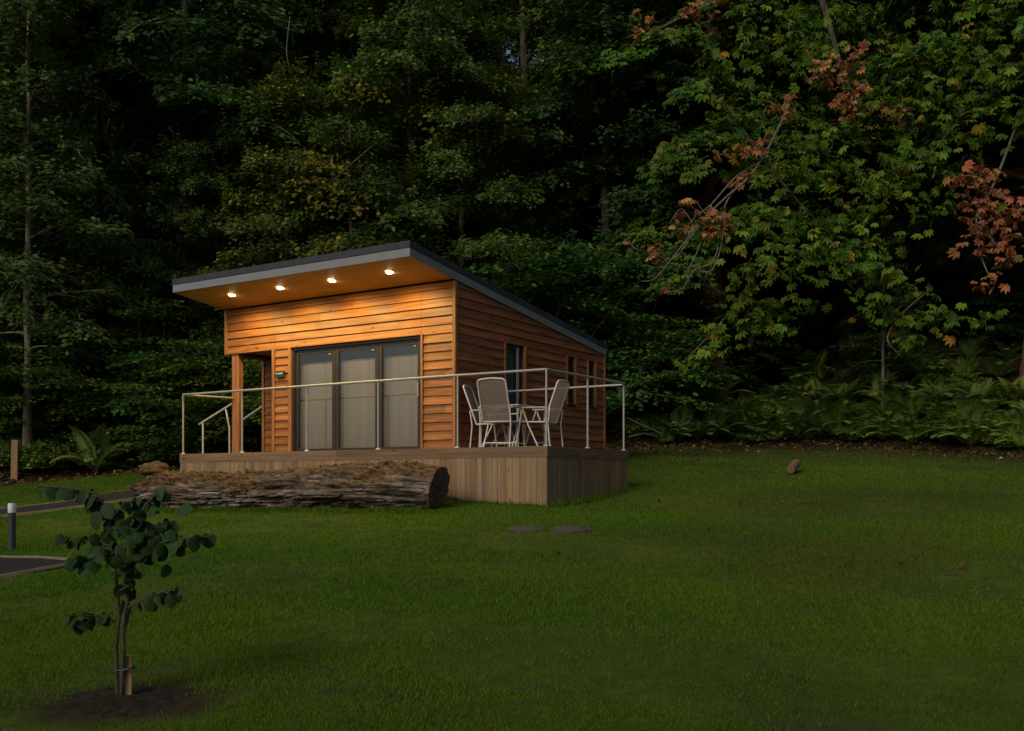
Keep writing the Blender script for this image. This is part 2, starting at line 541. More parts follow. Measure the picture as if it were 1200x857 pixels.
# porch back wall (set back, seen beside the post) and the porch side wall
mb = MB(); cladding(mb, (0, PD), (1, 0), (0, -1), -W, PX0, 0.0, HEAD + 0.1, [(-5.05, -4.2, -0.2, 1.9)], None, zref=-0.05)
mb.build('porch_wall', M['clad_x'], cabin)
mb = MB(); cladding(mb, (PX0, 0), (0, 1), (-1, 0), 0.0, PD, 0.0, HEAD + 0.1, [], None)
mb.build('porch_wall', M['clad_y'], cabin)
# side wall
side_top = lambda y: roof_z(y) + 0.02
mb = MB(); cladding(mb, (0, 0), (0, 1), (1, 0), 0.0, D, ZB, 2.9, SIDE_HOLES, side_top, zref=HEAD - 17 * 0.146)
mb.build('side_wall', M['clad_y'], cabin)
mb = MB(); cladding(mb, (-W, 0), (0, 1), (-1, 0), PD, D, ZB, 2.9, [], side_top)
cladding(mb, (-W, 0), (0, 1), (-1, 0), 0.0, PD, HEAD, 2.9, [], side_top)
mb.build('side_wall', M['clad_y'], cabin)
mb = MB(); cladding(mb, (0, D), (1, 0), (0, 1), -W, 0, ZB, roof_z(D), [], None)
mb.build('back_wall', M['clad_x'], cabin)
# dark wall core / room
mb = MB()
slab_cells(mb, (0, 0), (1, 0), (0, -1), PX0, 0, -0.4, roof_z(0), 0.14, [DOOR])
slab_cells(mb, (0, 0), (1, 0), (0, -1), -W, PX0, HEAD + 0.005, roof_z(0), 0.14, [])
slab_cells(mb, (0, 0), (0, 1), (1, 0), 0, D, -0.4, 2.9, 0.14, SIDE_HOLES, side_top)
slab_cells(mb, (-W, 0), (0, 1), (-1, 0), PD, D, -0.4, 2.9, 0.14, [], side_top)
slab_cells(mb, (-W, 0), (0, 1), (-1, 0), 0.0, PD, HEAD + 0.005, 2.9, 0.14, [], side_top)
slab_cells(mb, (0, D), (1, 0), (0, 1), -W, 0, -0.4, roof_z(D), 0.14, [])
slab_cells(mb, (0, PD), (1, 0), (0, -1), -W, PX0, -0.4, HEAD + 0.1, 0.14, [])
slab_cells(mb, (PX0, 0), (0, 1), (-1, 0), 0, PD, -0.4, HEAD + 0.1, 0.14, [])
mb.box(-W + 0.02, -0.02, 0.02, D - 0.02, -0.42, -0.02)
mb.build('room_lining', M['interior'], cabin)
# porch ceiling
mb = MB(); mb.box(-W + 0.15, PX0 - 0.001, 0.15, PD - 0.045, HEAD + 0.06, HEAD + 0.08)
mb.build('porch_ceiling', M['soffit'], cabin)
# corner trims and opening trims
mb = MB()
mb.box(-0.022, 0.044, -0.046, 0.024, -0.02, roof_z(0) - 0.003)
mb.build('corner_trim', M['clad_z'], cabin, bevel=0.004)
mb = MB(); mb.box(0.002, 0.05, D - 0.045, D + 0.02, ZB, roof_z(D) - 0.002); mb.build('corner_trim', M['clad_z'], cabin, bevel=0.004)
mb = MB(); mb.box(-W - 0.04, -W + 0.03, -0.046, 0.022, HEAD - 0.01, roof_z(0) - 0.003); mb.build('corner_trim', M['clad_z'], cabin, bevel=0.004)
mb = MB(); mb.box(PX0 - 0.035, PX0 + 0.03, -0.05, 0.02, 0.0, HEAD - 0.002); mb.build('corner_trim', M['clad_z'], cabin, bevel=0.004)
mb = MB(); mb.box(-W - 0.03, -W + 0.035, PD - 0.05, PD + 0.02, -0.3, HEAD - 0.002); mb.build('corner_trim', M['clad_z'], cabin, bevel=0.004)
# header underside beam on the open left side of the porch, and the post
mb = MB(); mb.box(-W + 0.005, -W + 0.14, 0.145, PD - 0.04, HEAD - 0.03, HEAD + 0.14); mb.box(-W + 0.14, PX0, 0.005, 0.14, HEAD + 0.001, HEAD + 0.03)
mb.build('porch_beam', M['clad_y'], cabin, bevel=0.004)
mb = MB(); mb.box(-5.27, -5.09, 0.004, 0.125, -0.01, HEAD - 0.001)
mb.build('porch_post', M['clad_z'], cabin, bevel=0.006)
# porch floor
mb = MB(); mb.box(-W, PX0 - 0.02, 0.0, PD - 0.02, -0.06, -0.004); mb.build('porch_floor', M['deck_x'], cabin)

# roof: sloping slab, fascia, membrane
RX0, RX1, RY0, RY1 = -W - 0.05, 0.055, -1.245, D + 0.03


def slope_box(mb, x0, x1, y0, y1, a, b, c=(1, 1, 1)):
    """box whose faces follow the roof slope, between heights a and b above the underside line"""
    bb = len(mb.v)
    for h in (a, b):
        for x, y in ((x0, y0), (x1, y0), (x1, y1), (x0, y1)):
            mb.v.append((x, y, roof_z(y) + h))
    mb.c += [c] * 8
    mb.f += [tuple(bb + i for i in q_) for q_ in ((3, 2, 1, 0), (4, 5, 6, 7), (0, 1, 5, 4), (1, 2, 6, 5), (2, 3, 7, 6), (3, 0, 4, 7))]


mb = MB(); slope_box(mb, RX0 + 0.03, RX1 - 0.03, RY0 + 0.03, RY1 - 0.03, 0.035, 0.20)
roof = mb.build('roof', M['membrane'], cabin)
mb = MB()
slope_box(mb, RX0, RX1, RY0, RY0 + 0.025, 0.0, 0.131)
slope_box(mb, RX1 - 0.025, RX1, RY0 + 0.025, RY1, 0.0, 0.131)
slope_box(mb, RX0, RX0 + 0.025, RY0 + 0.025, RY1, 0.0, 0.131)
mb.build('fascia', M['fascia'], roof, bevel=0.003)
mb = MB()
slope_box(mb, RX0 - 0.008, RX1 + 0.008, RY0 - 0.010, RY0 + 0.06, 0.134, 0.240)
slope_box(mb, RX1 - 0.06, RX1 + 0.008, RY0 + 0.062, RY1, 0.134, 0.240)
slope_box(mb, RX0 - 0.008, RX0 + 0.06, RY0 + 0.062, RY1, 0.134, 0.240)
slope_box(mb, RX0 + 0.06, RX1 - 0.06, RY0 + 0.06, RY1, 0.20, 0.222)
mb.build('roof_edge', M['membrane'], roof, bevel=0.004)
mb = MB(); slope_box(mb, RX0 + 0.026, RX1 - 0.026, RY0 + 0.026, -0.04, 0.018, 0.033)
slope_box(mb, RX0 + 0.026, -W - 0.042, -0.04, RY1, 0.018, 0.033)
mb.build('soffit', M['soffit'], cabin)

# downlights: where the photo's four lamps meet the soffit
def soffit_at(px, py):
    best = None
    for i in range(4000):
        t = 12 + i * 0.003
        p = at(px, py, t) - PC
        y = p.dot(EY)
        if p.z >= roof_z(y) + 0.018:
            return p.dot(EX), y
    return None


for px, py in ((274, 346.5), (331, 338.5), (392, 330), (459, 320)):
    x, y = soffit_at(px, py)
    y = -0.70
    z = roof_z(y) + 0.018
    mb = MB()
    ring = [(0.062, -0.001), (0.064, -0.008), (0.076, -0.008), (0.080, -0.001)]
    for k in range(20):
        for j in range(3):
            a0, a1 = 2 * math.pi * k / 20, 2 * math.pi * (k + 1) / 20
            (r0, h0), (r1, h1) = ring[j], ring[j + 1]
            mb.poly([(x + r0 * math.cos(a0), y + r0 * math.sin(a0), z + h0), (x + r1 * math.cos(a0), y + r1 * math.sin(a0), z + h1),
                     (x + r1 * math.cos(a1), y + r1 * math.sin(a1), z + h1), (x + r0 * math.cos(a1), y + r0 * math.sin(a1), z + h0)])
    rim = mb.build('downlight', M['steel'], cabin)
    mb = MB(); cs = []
    for rr, hh in ((0.001, -0.026), (0.034, -0.023), (0.054, -0.014), (0.063, -0.003)):  # lens made wider to stand in for the glare round the lamp
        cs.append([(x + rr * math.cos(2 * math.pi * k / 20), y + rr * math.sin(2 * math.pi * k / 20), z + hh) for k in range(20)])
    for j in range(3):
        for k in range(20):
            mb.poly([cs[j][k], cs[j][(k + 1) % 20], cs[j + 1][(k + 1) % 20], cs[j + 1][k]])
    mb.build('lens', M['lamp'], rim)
    ld = bpy.data.lights.new('downlight_glow', 'SPOT')
    ld.energy = LAMP_W if 'LAMP_W' in globals() else 118
    ld.color = (1.0, 0.76, 0.27); ld.spot_size = R(165); ld.spot_blend = 0.55; ld.shadow_soft_size = 0.03
    lo = bpy.data.objects.new('downlight_glow', ld); COL.objects.link(lo)
    lo.parent = cabin; lo.location = (x, y, z - 0.03)

# patio door: three leaves in a dark frame
def frame_rect(mb, x0, x1, z0, z1, y0, y1, w, wt=None, wb=None):
    wt = wt or w; wb = wb or w
    mb.box(x0, x0 + w, y0, y1, z0, z1); mb.box(x1 - w, x1, y0, y1, z0, z1)
    mb.box(x0 + w, x1 - w, y0 + 0.001, y1 - 0.001, z1 - wt, z1); mb.box(x0 + w, x1 - w, y0 + 0.001, y1 - 0.001, z0, z0 + wb)


mb = MB(); frame_rect(mb, DOOR[0] + 0.002, DOOR[1] - 0.002, 0.0, HEAD - 0.002, -0.012, 0.11, 0.045, 0.05, 0.03)
door = mb.build('patio_door', M['frame'], cabin, bevel=0.003)
leaf_x = [(-3.612, -2.635), (-2.630, -1.635), (-1.630, -0.716)]
for i, (a, b) in enumerate(leaf_x):
    y0, y1 = (0.022, 0.062)
    mb = MB(); frame_rect(mb, a, b, 0.031, HEAD - 0.054, y0, y1, 0.078 if i < 2 else 0.072, 0.075, 0.06)
    lf = mb.build('door_leaf', M['frame'], door, bevel=0.003)
    mb = MB(); mb.box(a + 0.07, b - 0.06, 0.040, 0.046, 0.085, HEAD - 0.125); mb.build('pane', M['glass'], door)
    if i == 2:
        mb = MB(); mb.tube([(b - 0.035, -0.012, 0.92), (b - 0.035, -0.012, 1.16)], 0.011, 8); mb.box(b - 0.05, b - 0.02, -0.012, 0.022, 0.93, 0.96); mb.box(b - 0.05, b - 0.02, -0.012, 0.022, 1.12, 1.15)
        mb.build('door_handle', M['steel'], door, True)
    mb = MB()
    mb.tube([(b - 0.12, 0.022, HEAD - 0.16), (b - 0.12, -0.01, HEAD - 0.17), (b - 0.07, -0.012, HEAD - 0.172)], 0.008, 6)
    mb.build('catch', M['steel'], door)
# timber trims round the patio door
mb = MB(); mb.box(DOOR[0] - 0.062, DOOR[0] - 0.002, -0.052, 0.02, 0.0, HEAD + 0.02); mb.build('door_trim', M['clad_z'], cabin, bevel=0.003)
mb = MB(); mb.box(DOOR[1] + 0.002, DOOR[1] + 0.045, -0.052, 0.02, 0.0, HEAD + 0.02); mb.build('door_trim', M['clad_z'], cabin, bevel=0.003)
mb = MB(); mb.box(DOOR[0] - 0.002, DOOR[1] + 0.002, -0.056, 0.02, HEAD + 0.001, HEAD + 0.028); mb.build('door_trim', M['clad_x'], cabin, bevel=0.003)
# curtains hang inside the glass: things of their own
for (a, b), lab in zip(leaf_x, ('left', 'middle', 'right')):
    cu = []
    nn = 90
    x0, x1 = a + 0.02, b - 0.02
    fl, vv = [], []
    for i in range(nn + 1):
        u = i / nn; x = x0 + (x1 - x0) * u
        yy = 0.152 + 0.0022 * math.sin(u * 40 + 2 * math.sin(u * 9)) + 0.003 * math.sin(u * 13)
        for zz in (0.04, 0.9, 1.66): vv.append((x, yy + 0.001 * math.sin(u * 60 + zz * 2), zz))
        for zz in (1.66, 0.9, 0.04): vv.append((x, yy + 0.004, zz))
    for i in range(nn):
        for j in range(6):
            k = (j + 1) % 6
            fl.append((i * 6 + j, (i + 1) * 6 + j, (i + 1) * 6 + k, i * 6 + k))
    fl += [tuple(range(6))[::-1], tuple(nn * 6 + j for j in range(6))]
    me = bpy.data.meshes.new('curtain'); me.from_pydata(vv, [], fl); me.materials.append(M['curtain'])
    for p_ in me.polygons: p_.use_smooth = False
    o = bpy.data.objects.new('curtain', me); COL.objects.link(o); o.location = PC; o.rotation_euler = (0, 0, -TH)
    tag(o, {'left': 'taupe curtain behind the patio door pane nearest the porch post', 'middle': 'taupe curtain behind the central pane of the patio door',
            'right': 'taupe curtain behind the patio door pane nearest the cabin corner'}[lab], 'curtain', 'curtains behind the patio door')

# side windows
for i, (a, b, z0, z1) in enumerate(SIDE_HOLES):
    def bx(mb, ya, yb, xa, xb, za, zb): mb.box(xa, xb, ya, yb, za, zb)
    mb = MB(); w = 0.05
    bx(mb, a + 0.002, a + w, -0.10, -0.035, z0, z1); bx(mb, b - w - (0.05 if i == 0 else 0), b - 0.002, -0.10, -0.035, z0, z1)
    bx(mb, a + w, b - w, -0.099, -0.036, z1 - w - 0.02, z1 - 0.002); bx(mb, a + w, b - w, -0.099, -0.036, z0 + 0.002, z0 + w)
    wn = mb.build('window', M['frame'], cabin, bevel=0.003)
    mb = MB(); bx(mb, a + w - 0.01, b - w + 0.01, -0.075, -0.069, z0 + 0.03, z1 - 0.05); mb.build('pane', M['glass_side'], wn)
    if i == 0:
        mb = MB(); bx(mb, b - 0.185, b - 0.115, -0.034, -0.018, z0 + 0.04, z1 - 0.04); mb.build('frame', M['frame_reflection'], wn, bevel=0.003)  # pale strip in front of the pane, a painted reflection of the frame edge
    for ya, yb in ((a - 0.05, a - 0.001), (b + 0.001, b + 0.062)):
        mb = MB(); bx(mb, ya, yb, -0.02, 0.050, z0 - (0.0 if i == 0 else 0.03), z1 + 0.002); mb.build('window_trim', M['clad_z'], cabin, bevel=0.003)
    if i:
        mb = MB(); bx(mb, a + 0.001, b - 0.001, -0.06, 0.062, z0 - 0.035, z0 - 0.004); mb.build('sill', M['frame'], wn, bevel=0.003)
    # dark room behind: a blind plane set back
    mb = MB(); bx(mb, a + 0.03, b - 0.03, -0.135, -0.128, z0 + 0.04, z1 - 0.16); mb.build('window_blind', M['blind_teal'] if i == 0 else M['blind_navy'], cabin)

# small dark name plate beside the patio door with worn white lettering
mb = MB(); mb.box(-4.03, -3.80, -0.075, -0.045, 1.41, 1.53); npl = mb.build('name_plate', M['black'], cabin, bevel=0.004)
mb = MB()
for k, (h, w_) in enumerate(((0.026, 0.018), (0.022, 0.02), (0.026, 0.016), (0.022, 0.022), (0.026, 0.018), (0.022, 0.02))):
    xx = -4.005 + k * 0.030
    mb.box(xx, xx + 0.006, -0.079, -0.0752, 1.472, 1.472 + h); mb.box(xx + 0.007, xx + w_, -0.079, -0.0752, 1.472 + (k % 3) * 0.009, 1.480 + (k % 3) * 0.009)
mb.build('lettering', M['white'], npl)

# ------------------------------------------------------------------ deck
deck = thing('deck', 'raised timber deck with horizontal edge board and upright board skirting round the cabin', 'deck', PC, -TH)
DX0, DX1, DY0, DY1 = -5.46, 2.39, -1.07, 1.53
rd = random.Random(5)
mb = MB()
y = DY0 + 0.03
while y < DY1 - 0.03:
    y2 = min(y + 0.14, DY1 - 0.03)
    b = rd.uniform(0.8, 1.15)
    if y2 < 0.0: mb.box(DX0 + 0.03, DX1 - 0.03, y, y2 - 0.006, -0.03, 0.0, (b, b, b))
    else: mb.box(0.06, DX1 - 0.03, max(y, -0.07), y2 - 0.006, -0.03, 0.0, (b, b, b))
    y = y2
mb.build('deck_boards', M['deck_x'], deck)


def col_r(lo, hi, s=0.05):
    b = rd.uniform(lo, hi); w = rd.uniform(-s, s); return (b * (1 + w), b, b * (1 - w))


mb = MB(); mb.box(DX0, -1.6, DY0, DY0 + 0.028, -0.155, 0.003, col_r(0.85, 1.1)); mb.box(-1.598, DX1, DY0, DY0 + 0.028, -0.155, 0.003, col_r(0.85, 1.1))
mb.build('edge_board', M['deck_x'], deck, bevel=0.003)
mb = MB(); mb.box(DX1 - 0.028, DX1, DY0 + 0.029, DY1, -0.155, 0.003, (0.95, 0.9, 0.85)); mb.build('edge_board', M['deck_y'], deck, bevel=0.003)
mb = MB(); mb.box(DX0, DX0 + 0.028, DY0 + 0.029, 0.0, -0.155, 0.003, (0.95, 0.9, 0.85)); mb.build('edge_board', M['deck_y'], deck, bevel=0.003)


def ground_local(x, y):
    p = loc(x, y); return gz(p.x, p.y) - PC.z


mb = MB(); x = DX0 + 0.02
while x < DX1 - 0.02:
    w = rd.choice((0.075, 0.095, 0.095, 0.12)); x2 = min(x + w, DX1 - 0.012); o_ = rd.uniform(0, 0.007)
    gb = min(ground_local(x, DY0), ground_local(x2, DY0)) - 0.04
    mb.box(x, x2 - 0.004, DY0 + 0.010 - o_, DY0 + 0.034, gb, -0.156, col_r(0.72, 1.18, 0.07)); x = x2
mb.build('skirting', M['skirt'], deck)
mb = MB(); y = DY0 + 0.034
while y < DY1:
    w = rd.choice((0.075, 0.095, 0.095, 0.12)); y2 = min(y + w, DY1 - 0.002); o_ = rd.uniform(0, 0.007)
    gb = min(ground_local(DX1, y), ground_local(DX1, y2)) - 0.04
    mb.box(DX1 - 0.034, DX1 - 0.010 + o_, y, y2 - 0.004, gb, -0.156, col_r(0.72, 1.12, 0.07)); y = y2
    if y2 >= DY1 - 0.01: break
mb.build('skirting', M['skirt'], deck)
mb = MB(); mb.box(DX0 + 0.05, DX1 - 0.05, DY0 + 0.05, -0.08, -0.75, -0.035); mb.box(0.08, DX1 - 0.05, -0.08, DY1 - 0.04, -0.75, -0.035)
mb.box(0.08, DX1 - 0.05, DY1 - 0.039, DY1 - 0.01, -0.75, -0.035)
mb.build('subframe', M['black'], deck)
mb = MB(); mb.box(DX0 + 0.01, DX0 + 0.034, DY0 + 0.036, 0.0, -0.9, -0.156); mb.build('skirting', M['skirt'], deck)

# ------------------------------------------------------------------ railing
RH = 1.095
rail = thing('deck_railing', 'thin steel tube railing on slim posts round the edge of the deck', 'railing', PC, -TH)
rx0, rx1, ry0, ry1 = -5.42, 2.345, -1.02, 1.45
mb = MB(); mb.tube([(rx0, ry0, RH), (rx1, ry0, RH)], 0.0195, 12); mb.build('handrail', M['steel'], rail, True)
mb = MB(); mb.tube([(rx1, ry0, RH), (rx1, ry1, RH)], 0.0195, 12); mb.build('handrail', M['steel'], rail, True)
mb = MB(); mb.tube([(rx1, ry1, RH - 0.02), (0.055, ry1, RH - 0.02)], 0.020, 12); mb.tube([(0.055, ry1, RH - 0.02), (0.048, ry1, RH - 0.02)], 0.04, 12); mb.build('handrail', M['steel'], rail, True)
mb = MB(); mb.tube([(rx0, ry0, RH), (-5.23, -0.01, RH)], 0.0195, 12); mb.build('handrail', M['steel'], rail, True)
spots = [(rx1 + (rx0 - rx1) * k / 5, ry0) for k in range(6)] + [(rx1, (ry0 + ry1) / 2), (rx1, ry1)]
for x, y in spots:
    mb = MB(); mb.tube([(x, y, 0.0), (x, y, RH - 0.01)], 0.0165, 12, cap=True)
    mb.tube([(x, y, 0.004), (x, y, 0.012), (x, y, 0.03)], [0.046, 0.044, 0.02], 14)
    mb.build('post', M['steel'], rail, True)

# steps with handrails on the porch's open left side
st = thing('porch_steps', 'timber steps with two sloping steel handrails beside the porch', 'steps', loc(-W, 0.5), -TH)
for k in range(3):
    mb = MB(); mb.box(-0.03 - 0.30 * (k + 1), -0.03 - 0.30 * k, -0.38, 0.40, -0.20 * (k + 1) - 0.05, -0.20 * (k + 1)); mb.build('step', M['deck_y'], st, bevel=0.004)
for s_, y in ((0, -0.42), (1, 0.44)):
    mb = MB(); mb.tube([(0.09 if s_ == 0 else -0.02, y, 1.02), (-0.88, y, 0.64), (-0.90, y, 0.625)], 0.022, 10); mb.build('handrail', M['galv'], st, True)
    mb = MB(); mb.tube([(-0.80, y, -0.9), (-0.80, y, 0.66)], 0.019, 10); mb.build('post', M['galv'], st, True)
mb = MB(); mb.tube([(-0.16, -0.415, 0.93), (-0.05, -0.415, 0.55), (-0.045, -0.415, -0.03)], 0.019, 8); mb.build('post', M['galv'], st, True)
mb = MB()
mb.box(-0.95, -0.03, -0.43, -0.39, -1.1, -0.25); mb.box(-0.95, -0.03, 0.41, 0.45, -1.1, -0.25); mb.build('stringer', M['deck_y'], st)

# ------------------------------------------------------------------ garden furniture
def rounded_panel(mb, pts2, fn, th, c=(1, 1, 1)):
    """extrude a 2-D outline (u, w) through fn(u, w, h) -> 3-D"""
    n = len(pts2); b = len(mb.v)
    for h in (0, th):
        mb.v += [fn(u, w, h) for u, w in pts2]
    mb.c += [c] * (2 * n)
    mb.f.append(tuple(b + i for i in range(n))[::-1]); mb.f.append(tuple(b + n + i for i in range(n)))
    for i in range(n):
        j = (i + 1) % n; mb.f.append((b + i, b + j, b + n + j, b + n + i))


def make_chair(name, label, rec=0.24):
    """high-backed folding chair facing +y, origin on the floor"""
    t = thing(name, label, 'chair', group='folding garden chairs round the table')
    hw = 0.235
    ytop = -0.22 - rec; zb, zt = 0.40, 1.06
    bk = lambda u, w, h: (u, -0.22 + (ytop + 0.22) * w - h * 0.95, zb + (zt - zb) * w - h * 0.2)
    out2 = [(-hw, 0.04), (hw, 0.04)] + [(hw - 0.06 + 0.06 * math.cos(a), 0.915 + 0.085 * math.sin(a)) for a in np.linspace(0, math.pi / 2, 6)] \
        + [(u, 1.0 + 0.02 * (1 - (u / 0.17) ** 2)) for u in (0.1, 0, -0.1)] + [(-hw + 0.06 + 0.06 * math.cos(a), 0.915 + 0.085 * math.sin(a)) for a in np.linspace(math.pi / 2, math.pi, 6)]
    ins = [(u * 0.955, 0.5 + (w - 0.5) * 0.965) for u, w in out2]
    mb = MB(); mb.poly([bk(u, w, 0.005) for u, w in ins]); mb.build('backrest', M['fabric'], t)
    mb = MB(); mb.tube([bk(u, w, 0.005) for u, w in out2] + [bk(*out2[0], 0.005)], 0.014, 8); mb.build('back_frame', M['white_metal'], t, True)
    mb = MB(); mb.poly([(-hw + 0.02, -0.2, 0.425), (hw - 0.02, -0.2, 0.425), (hw - 0.02, 0.26, 0.445), (-hw + 0.02, 0.26, 0.445)])
    mb.box(-hw + 0.02, hw - 0.02, -0.2, 0.26, 0.415, 0.424); mb.build('seat', M['fabric'], t)
    mb = MB(); mb.tube([(-hw, -0.22, 0.42), (-hw, 0.25, 0.437), (-hw + 0.03, 0.28, 0.437), (hw - 0.03, 0.28, 0.437), (hw, 0.25, 0.437), (hw, -0.22, 0.42), (-hw, -0.22, 0.42)], 0.014, 8)
    mb.build('seat_frame', M['white_metal'], t, True)
    for s in (-1, 1):
        x = s * (hw + 0.035)
        mb = MB(); mb.obox((x, -0.30, 0.645), (x, 0.20, 0.655), 0.045, 0.024); mb.build('armrest', M['arm'], t, bevel=0.008)
        mb = MB(); mb.tube([(x, 0.13, 0.645), (x, 0.02, 0.36), (x, -0.16, 0.0)], 0.0125, 8); mb.build('leg', M['white_metal'], t, True)
        mb = MB(); mb.tube([(x - s * 0.028, 0.12, 0.64), (x - s * 0.028, 0.20, 0.43), (x - s * 0.028, 0.33, 0.0)], 0.0125, 8); mb.build('leg', M['white_metal'], t, True)
        mb = MB(); mb.tube([(x - s * 0.014, -0.25 - rec * 0.36, 0.64), (x - s * 0.014, -0.30, 0.40), (x - s * 0.014, -0.34, 0.0)], 0.0115, 8); mb.build('leg', M['white_metal'], t, True)
    mb = MB(); mb.tube([(-hw - 0.03, -0.115, 0.10), (hw + 0.03, -0.115, 0.10)], 0.010, 8); mb.tube([(-hw, 0.30, 0.10), (hw, 0.30, 0.10)], 0.010, 8)
    mb.build('stretcher', M['white_metal'], t, True)
    return t


def put(o, x, y, rz_local):
    o.location = loc(x, y, 0.001); o.rotation_euler = (0, 0, -TH + rz_local)


chairB = make_chair('garden_chair', 'high-backed folding chair with its taupe back turned to the viewer, in front of the table')
put(chairB, 1.02, -0.12, R(10))
chairA = copy_tree(chairB); tag(chairA, 'high-backed folding chair against the cabin wall, partly hidden behind another chair', 'chair')
put(chairA, 0.55, 0.34, R(-72))
chairC = copy_tree(chairB); tag(chairC, 'high-backed folding chair leaning back sideways behind the railing corner post', 'chair')
put(chairC, 1.40, 0.28, R(97))

tb = thing('garden_table', 'square white metal garden table with pale top between the chairs', 'table', loc(0.78, 0.55, 0.001), -TH)
mb = MB(); mb.box(-0.38, 0.38, -0.44, 0.44, 0.705, 0.722); mb.build('tabletop', M['table'], tb, bevel=0.006)
mb = MB()
for sx in (-1, 1): mb.tube([(sx * 0.35, -0.41, 0.685), (sx * 0.35, 0.41, 0.685)], 0.016, 8)
for sy in (-1, 1): mb.tube([(-0.35, sy * 0.41, 0.685), (0.35, sy * 0.41, 0.685)], 0.016, 8)
mb.tube([(-0.35, -0.41, 0.57), (0.35, -0.41, 0.57)], 0.012, 8)
mb.build('table_frame', M['white_metal'], tb, True)
for sx in (-1, 1):
    for sy in (-1, 1):
        mb = MB(); mb.tube([(sx * 0.35, sy * 0.41, 0.69), (sx * 0.36, sy * 0.42, 0.0)], 0.017, 10); mb.build('leg', M['white_metal'], tb, True)

# ------------------------------------------------------------------ log in front of the deck
LA = Vector((-0.95, 14.15, 0)); LB = Vector((-6.3, 17.25, 0))
ld_ = (LB - LA); LL = ld_.length; ld_.normalize(); ln = Vector((-ld_.y, ld_.x, 0))
if ln.y > 0: ln = -ln   # towards the camera
na, nr = 480, 170
lv = np.zeros((na, nr, 3)); lc = np.zeros((na, nr, 3))
rl = random.Random(2)
for i in range(na):
    u = i / (na - 1)
    rad_h = 0.315 - 0.005 * u - 0.07 * max(0, (u - 0.9) / 0.1) ** 1.5 + 0.02 * math.sin(u * 7)
    rad_w = 0.42 - 0.05 * u - 0.16 * max(0, (u - 0.88) / 0.12) ** 1.6
    c = LA + ld_ * (u * LL)
    cz = gz(c.x + ln.x * 0.2, c.y + ln.y * 0.2) + rad_h * 0.93
    for j in range(nr):
        a = 2 * math.pi * j / nr
        ca, sa = math.cos(a), math.sin(a)
        s = u * LL
        # long fibres and splits, lumps, rotten fibrous layer on top
        nz = lambda fs, fa, k: mnoise.noise(Vector((s * fs + k, ca * fa + k * 0.7, sa * fa - k)))
        ew = min(1.0, i / 40)
        fib = nz(1.1, 5.0, 1.0) * 0.030 + nz(3.2, 15, 4.0) * 0.014
        lump = nz(0.9, 1.5, 9.0) * 0.050 + nz(2.2, 2.6, 5.0) * 0.035
        top = max(0.0, min(1.0, (sa - 0.20 + nz(0.8, 1.6, 3.0) * 0.75 + nz(3.0, 5.0, 13.0) * 0.25) * 2.8))
        peat = top * (abs(nz(5.2, 7, 2.0)) * 0.075 + abs(nz(13, 15, 6.0)) * 0.045 - 0.015)
        rid = 1 - abs(nz(0.8, 6.5, 11.0)) * 7          # long cracks
        rid2 = 1 - abs(nz(2.6, 3.2, 17.0)) * 9         # cross breaks between bark plates
        crack = -0.040 * max(0, rid) - 0.028 * max(0, rid2)
        flake = 0.03 if nz(1.6, 3.4, 23.0) > 0.12 else 0.0   # plates still holding on
        off = fib * (0.08 + 0.92 * ew) + lump * (0.05 + 0.95 * ew) + peat * ew + (crack * (1 - 0.6 * top) + flake * (1 - top)) * ew
        p = c + ln * ((rad_w + off) * ca) + Vector((0, 0, cz + (rad_h + off * 0.9) * sa)) - Vector((0, 0, 0))
        if i < 90: p -= ld_ * (0.12 * ca - 0.04 - 0.02 * mnoise.noise(Vector((ca * 4, sa * 4, 2)))) * (1 - i / 90)
        if i < 14:   # cut end leans, ragged
            p -= ld_ * (0.07 * sa - 0.05 + mnoise.noise(Vector((ca * 3, sa * 3, 8))) * 0.012) * (1 - i / 14)
        if i > na - 40:
            p += ld_ * (mnoise.noise(Vector((ca * 2.2, sa * 2.2, 1))) * 0.5) * ((i - na + 40) / 40)
        lv[i, j] = p
        gn = min(1, max(0, 0.5 + 0.9 * nz(2.4, 7, 31.0) + 0.55 * nz(8, 22, 37.0)))
        gm = min(1, max(0, 0.5 + 1.1 * nz(0.9, 2.4, 41.0)))
        brown = np.array((0.075, 0.047, 0.030)) * (1 - gn) + np.array((0.24, 0.165, 0.105)) * gn
        grey = np.array((0.070, 0.058, 0.050)) * (1 - gn) + np.array((0.43, 0.37, 0.31)) * gn
        wood_c = brown * gm + grey * (1 - gm)
        if flake: wood_c = wood_c * 0.85
        dk = max(0.0, rid, rid2)
        wood_c = wood_c * (1 - 0.72 * dk)  # cracks darkened in colour too, painting in their shade
        pn = min(1, max(0, 0.45 + 0.8 * nz(6, 8, 51.0) + 0.6 * nz(15, 18, 53.0)))
        peat_c = np.array((0.030, 0.018, 0.010)) * (1 - pn) + np.array((0.215, 0.125, 0.052)) * pn
        cc_ = wood_c * (1 - top) + peat_c * top
        hol = nz(1.4, 3.5, 61.0)
        if hol > 0.28 and top < 0.4: cc_ = cc_ * (1 - min(0.75, (hol - 0.28) * 5))  # hollows are darker colour only, shade painted on the wood
        lc[i, j] = cc_
ii = np.arange(na * nr).reshape(na, nr)
jn = np.roll(np.arange(nr), -1)
q = np.stack([ii[:-1, :], ii[1:, :], ii[1:, jn], ii[:-1, jn]], -1).reshape(-1, 4)
m, nt, out = new_mat('weathered_log')
v = coords(nt)
n1 = noise(nt, v, 22, 6, 0.7, 0.5); n2 = noise(nt, v, 5, 5, 0.65)
c = mixc(nt, 0.75, attr(nt), ramp(nt, n1, [(0.3, (0.3, 0.3, 0.3)), (0.65, (1.35, 1.32, 1.28))]), 'MULTIPLY')
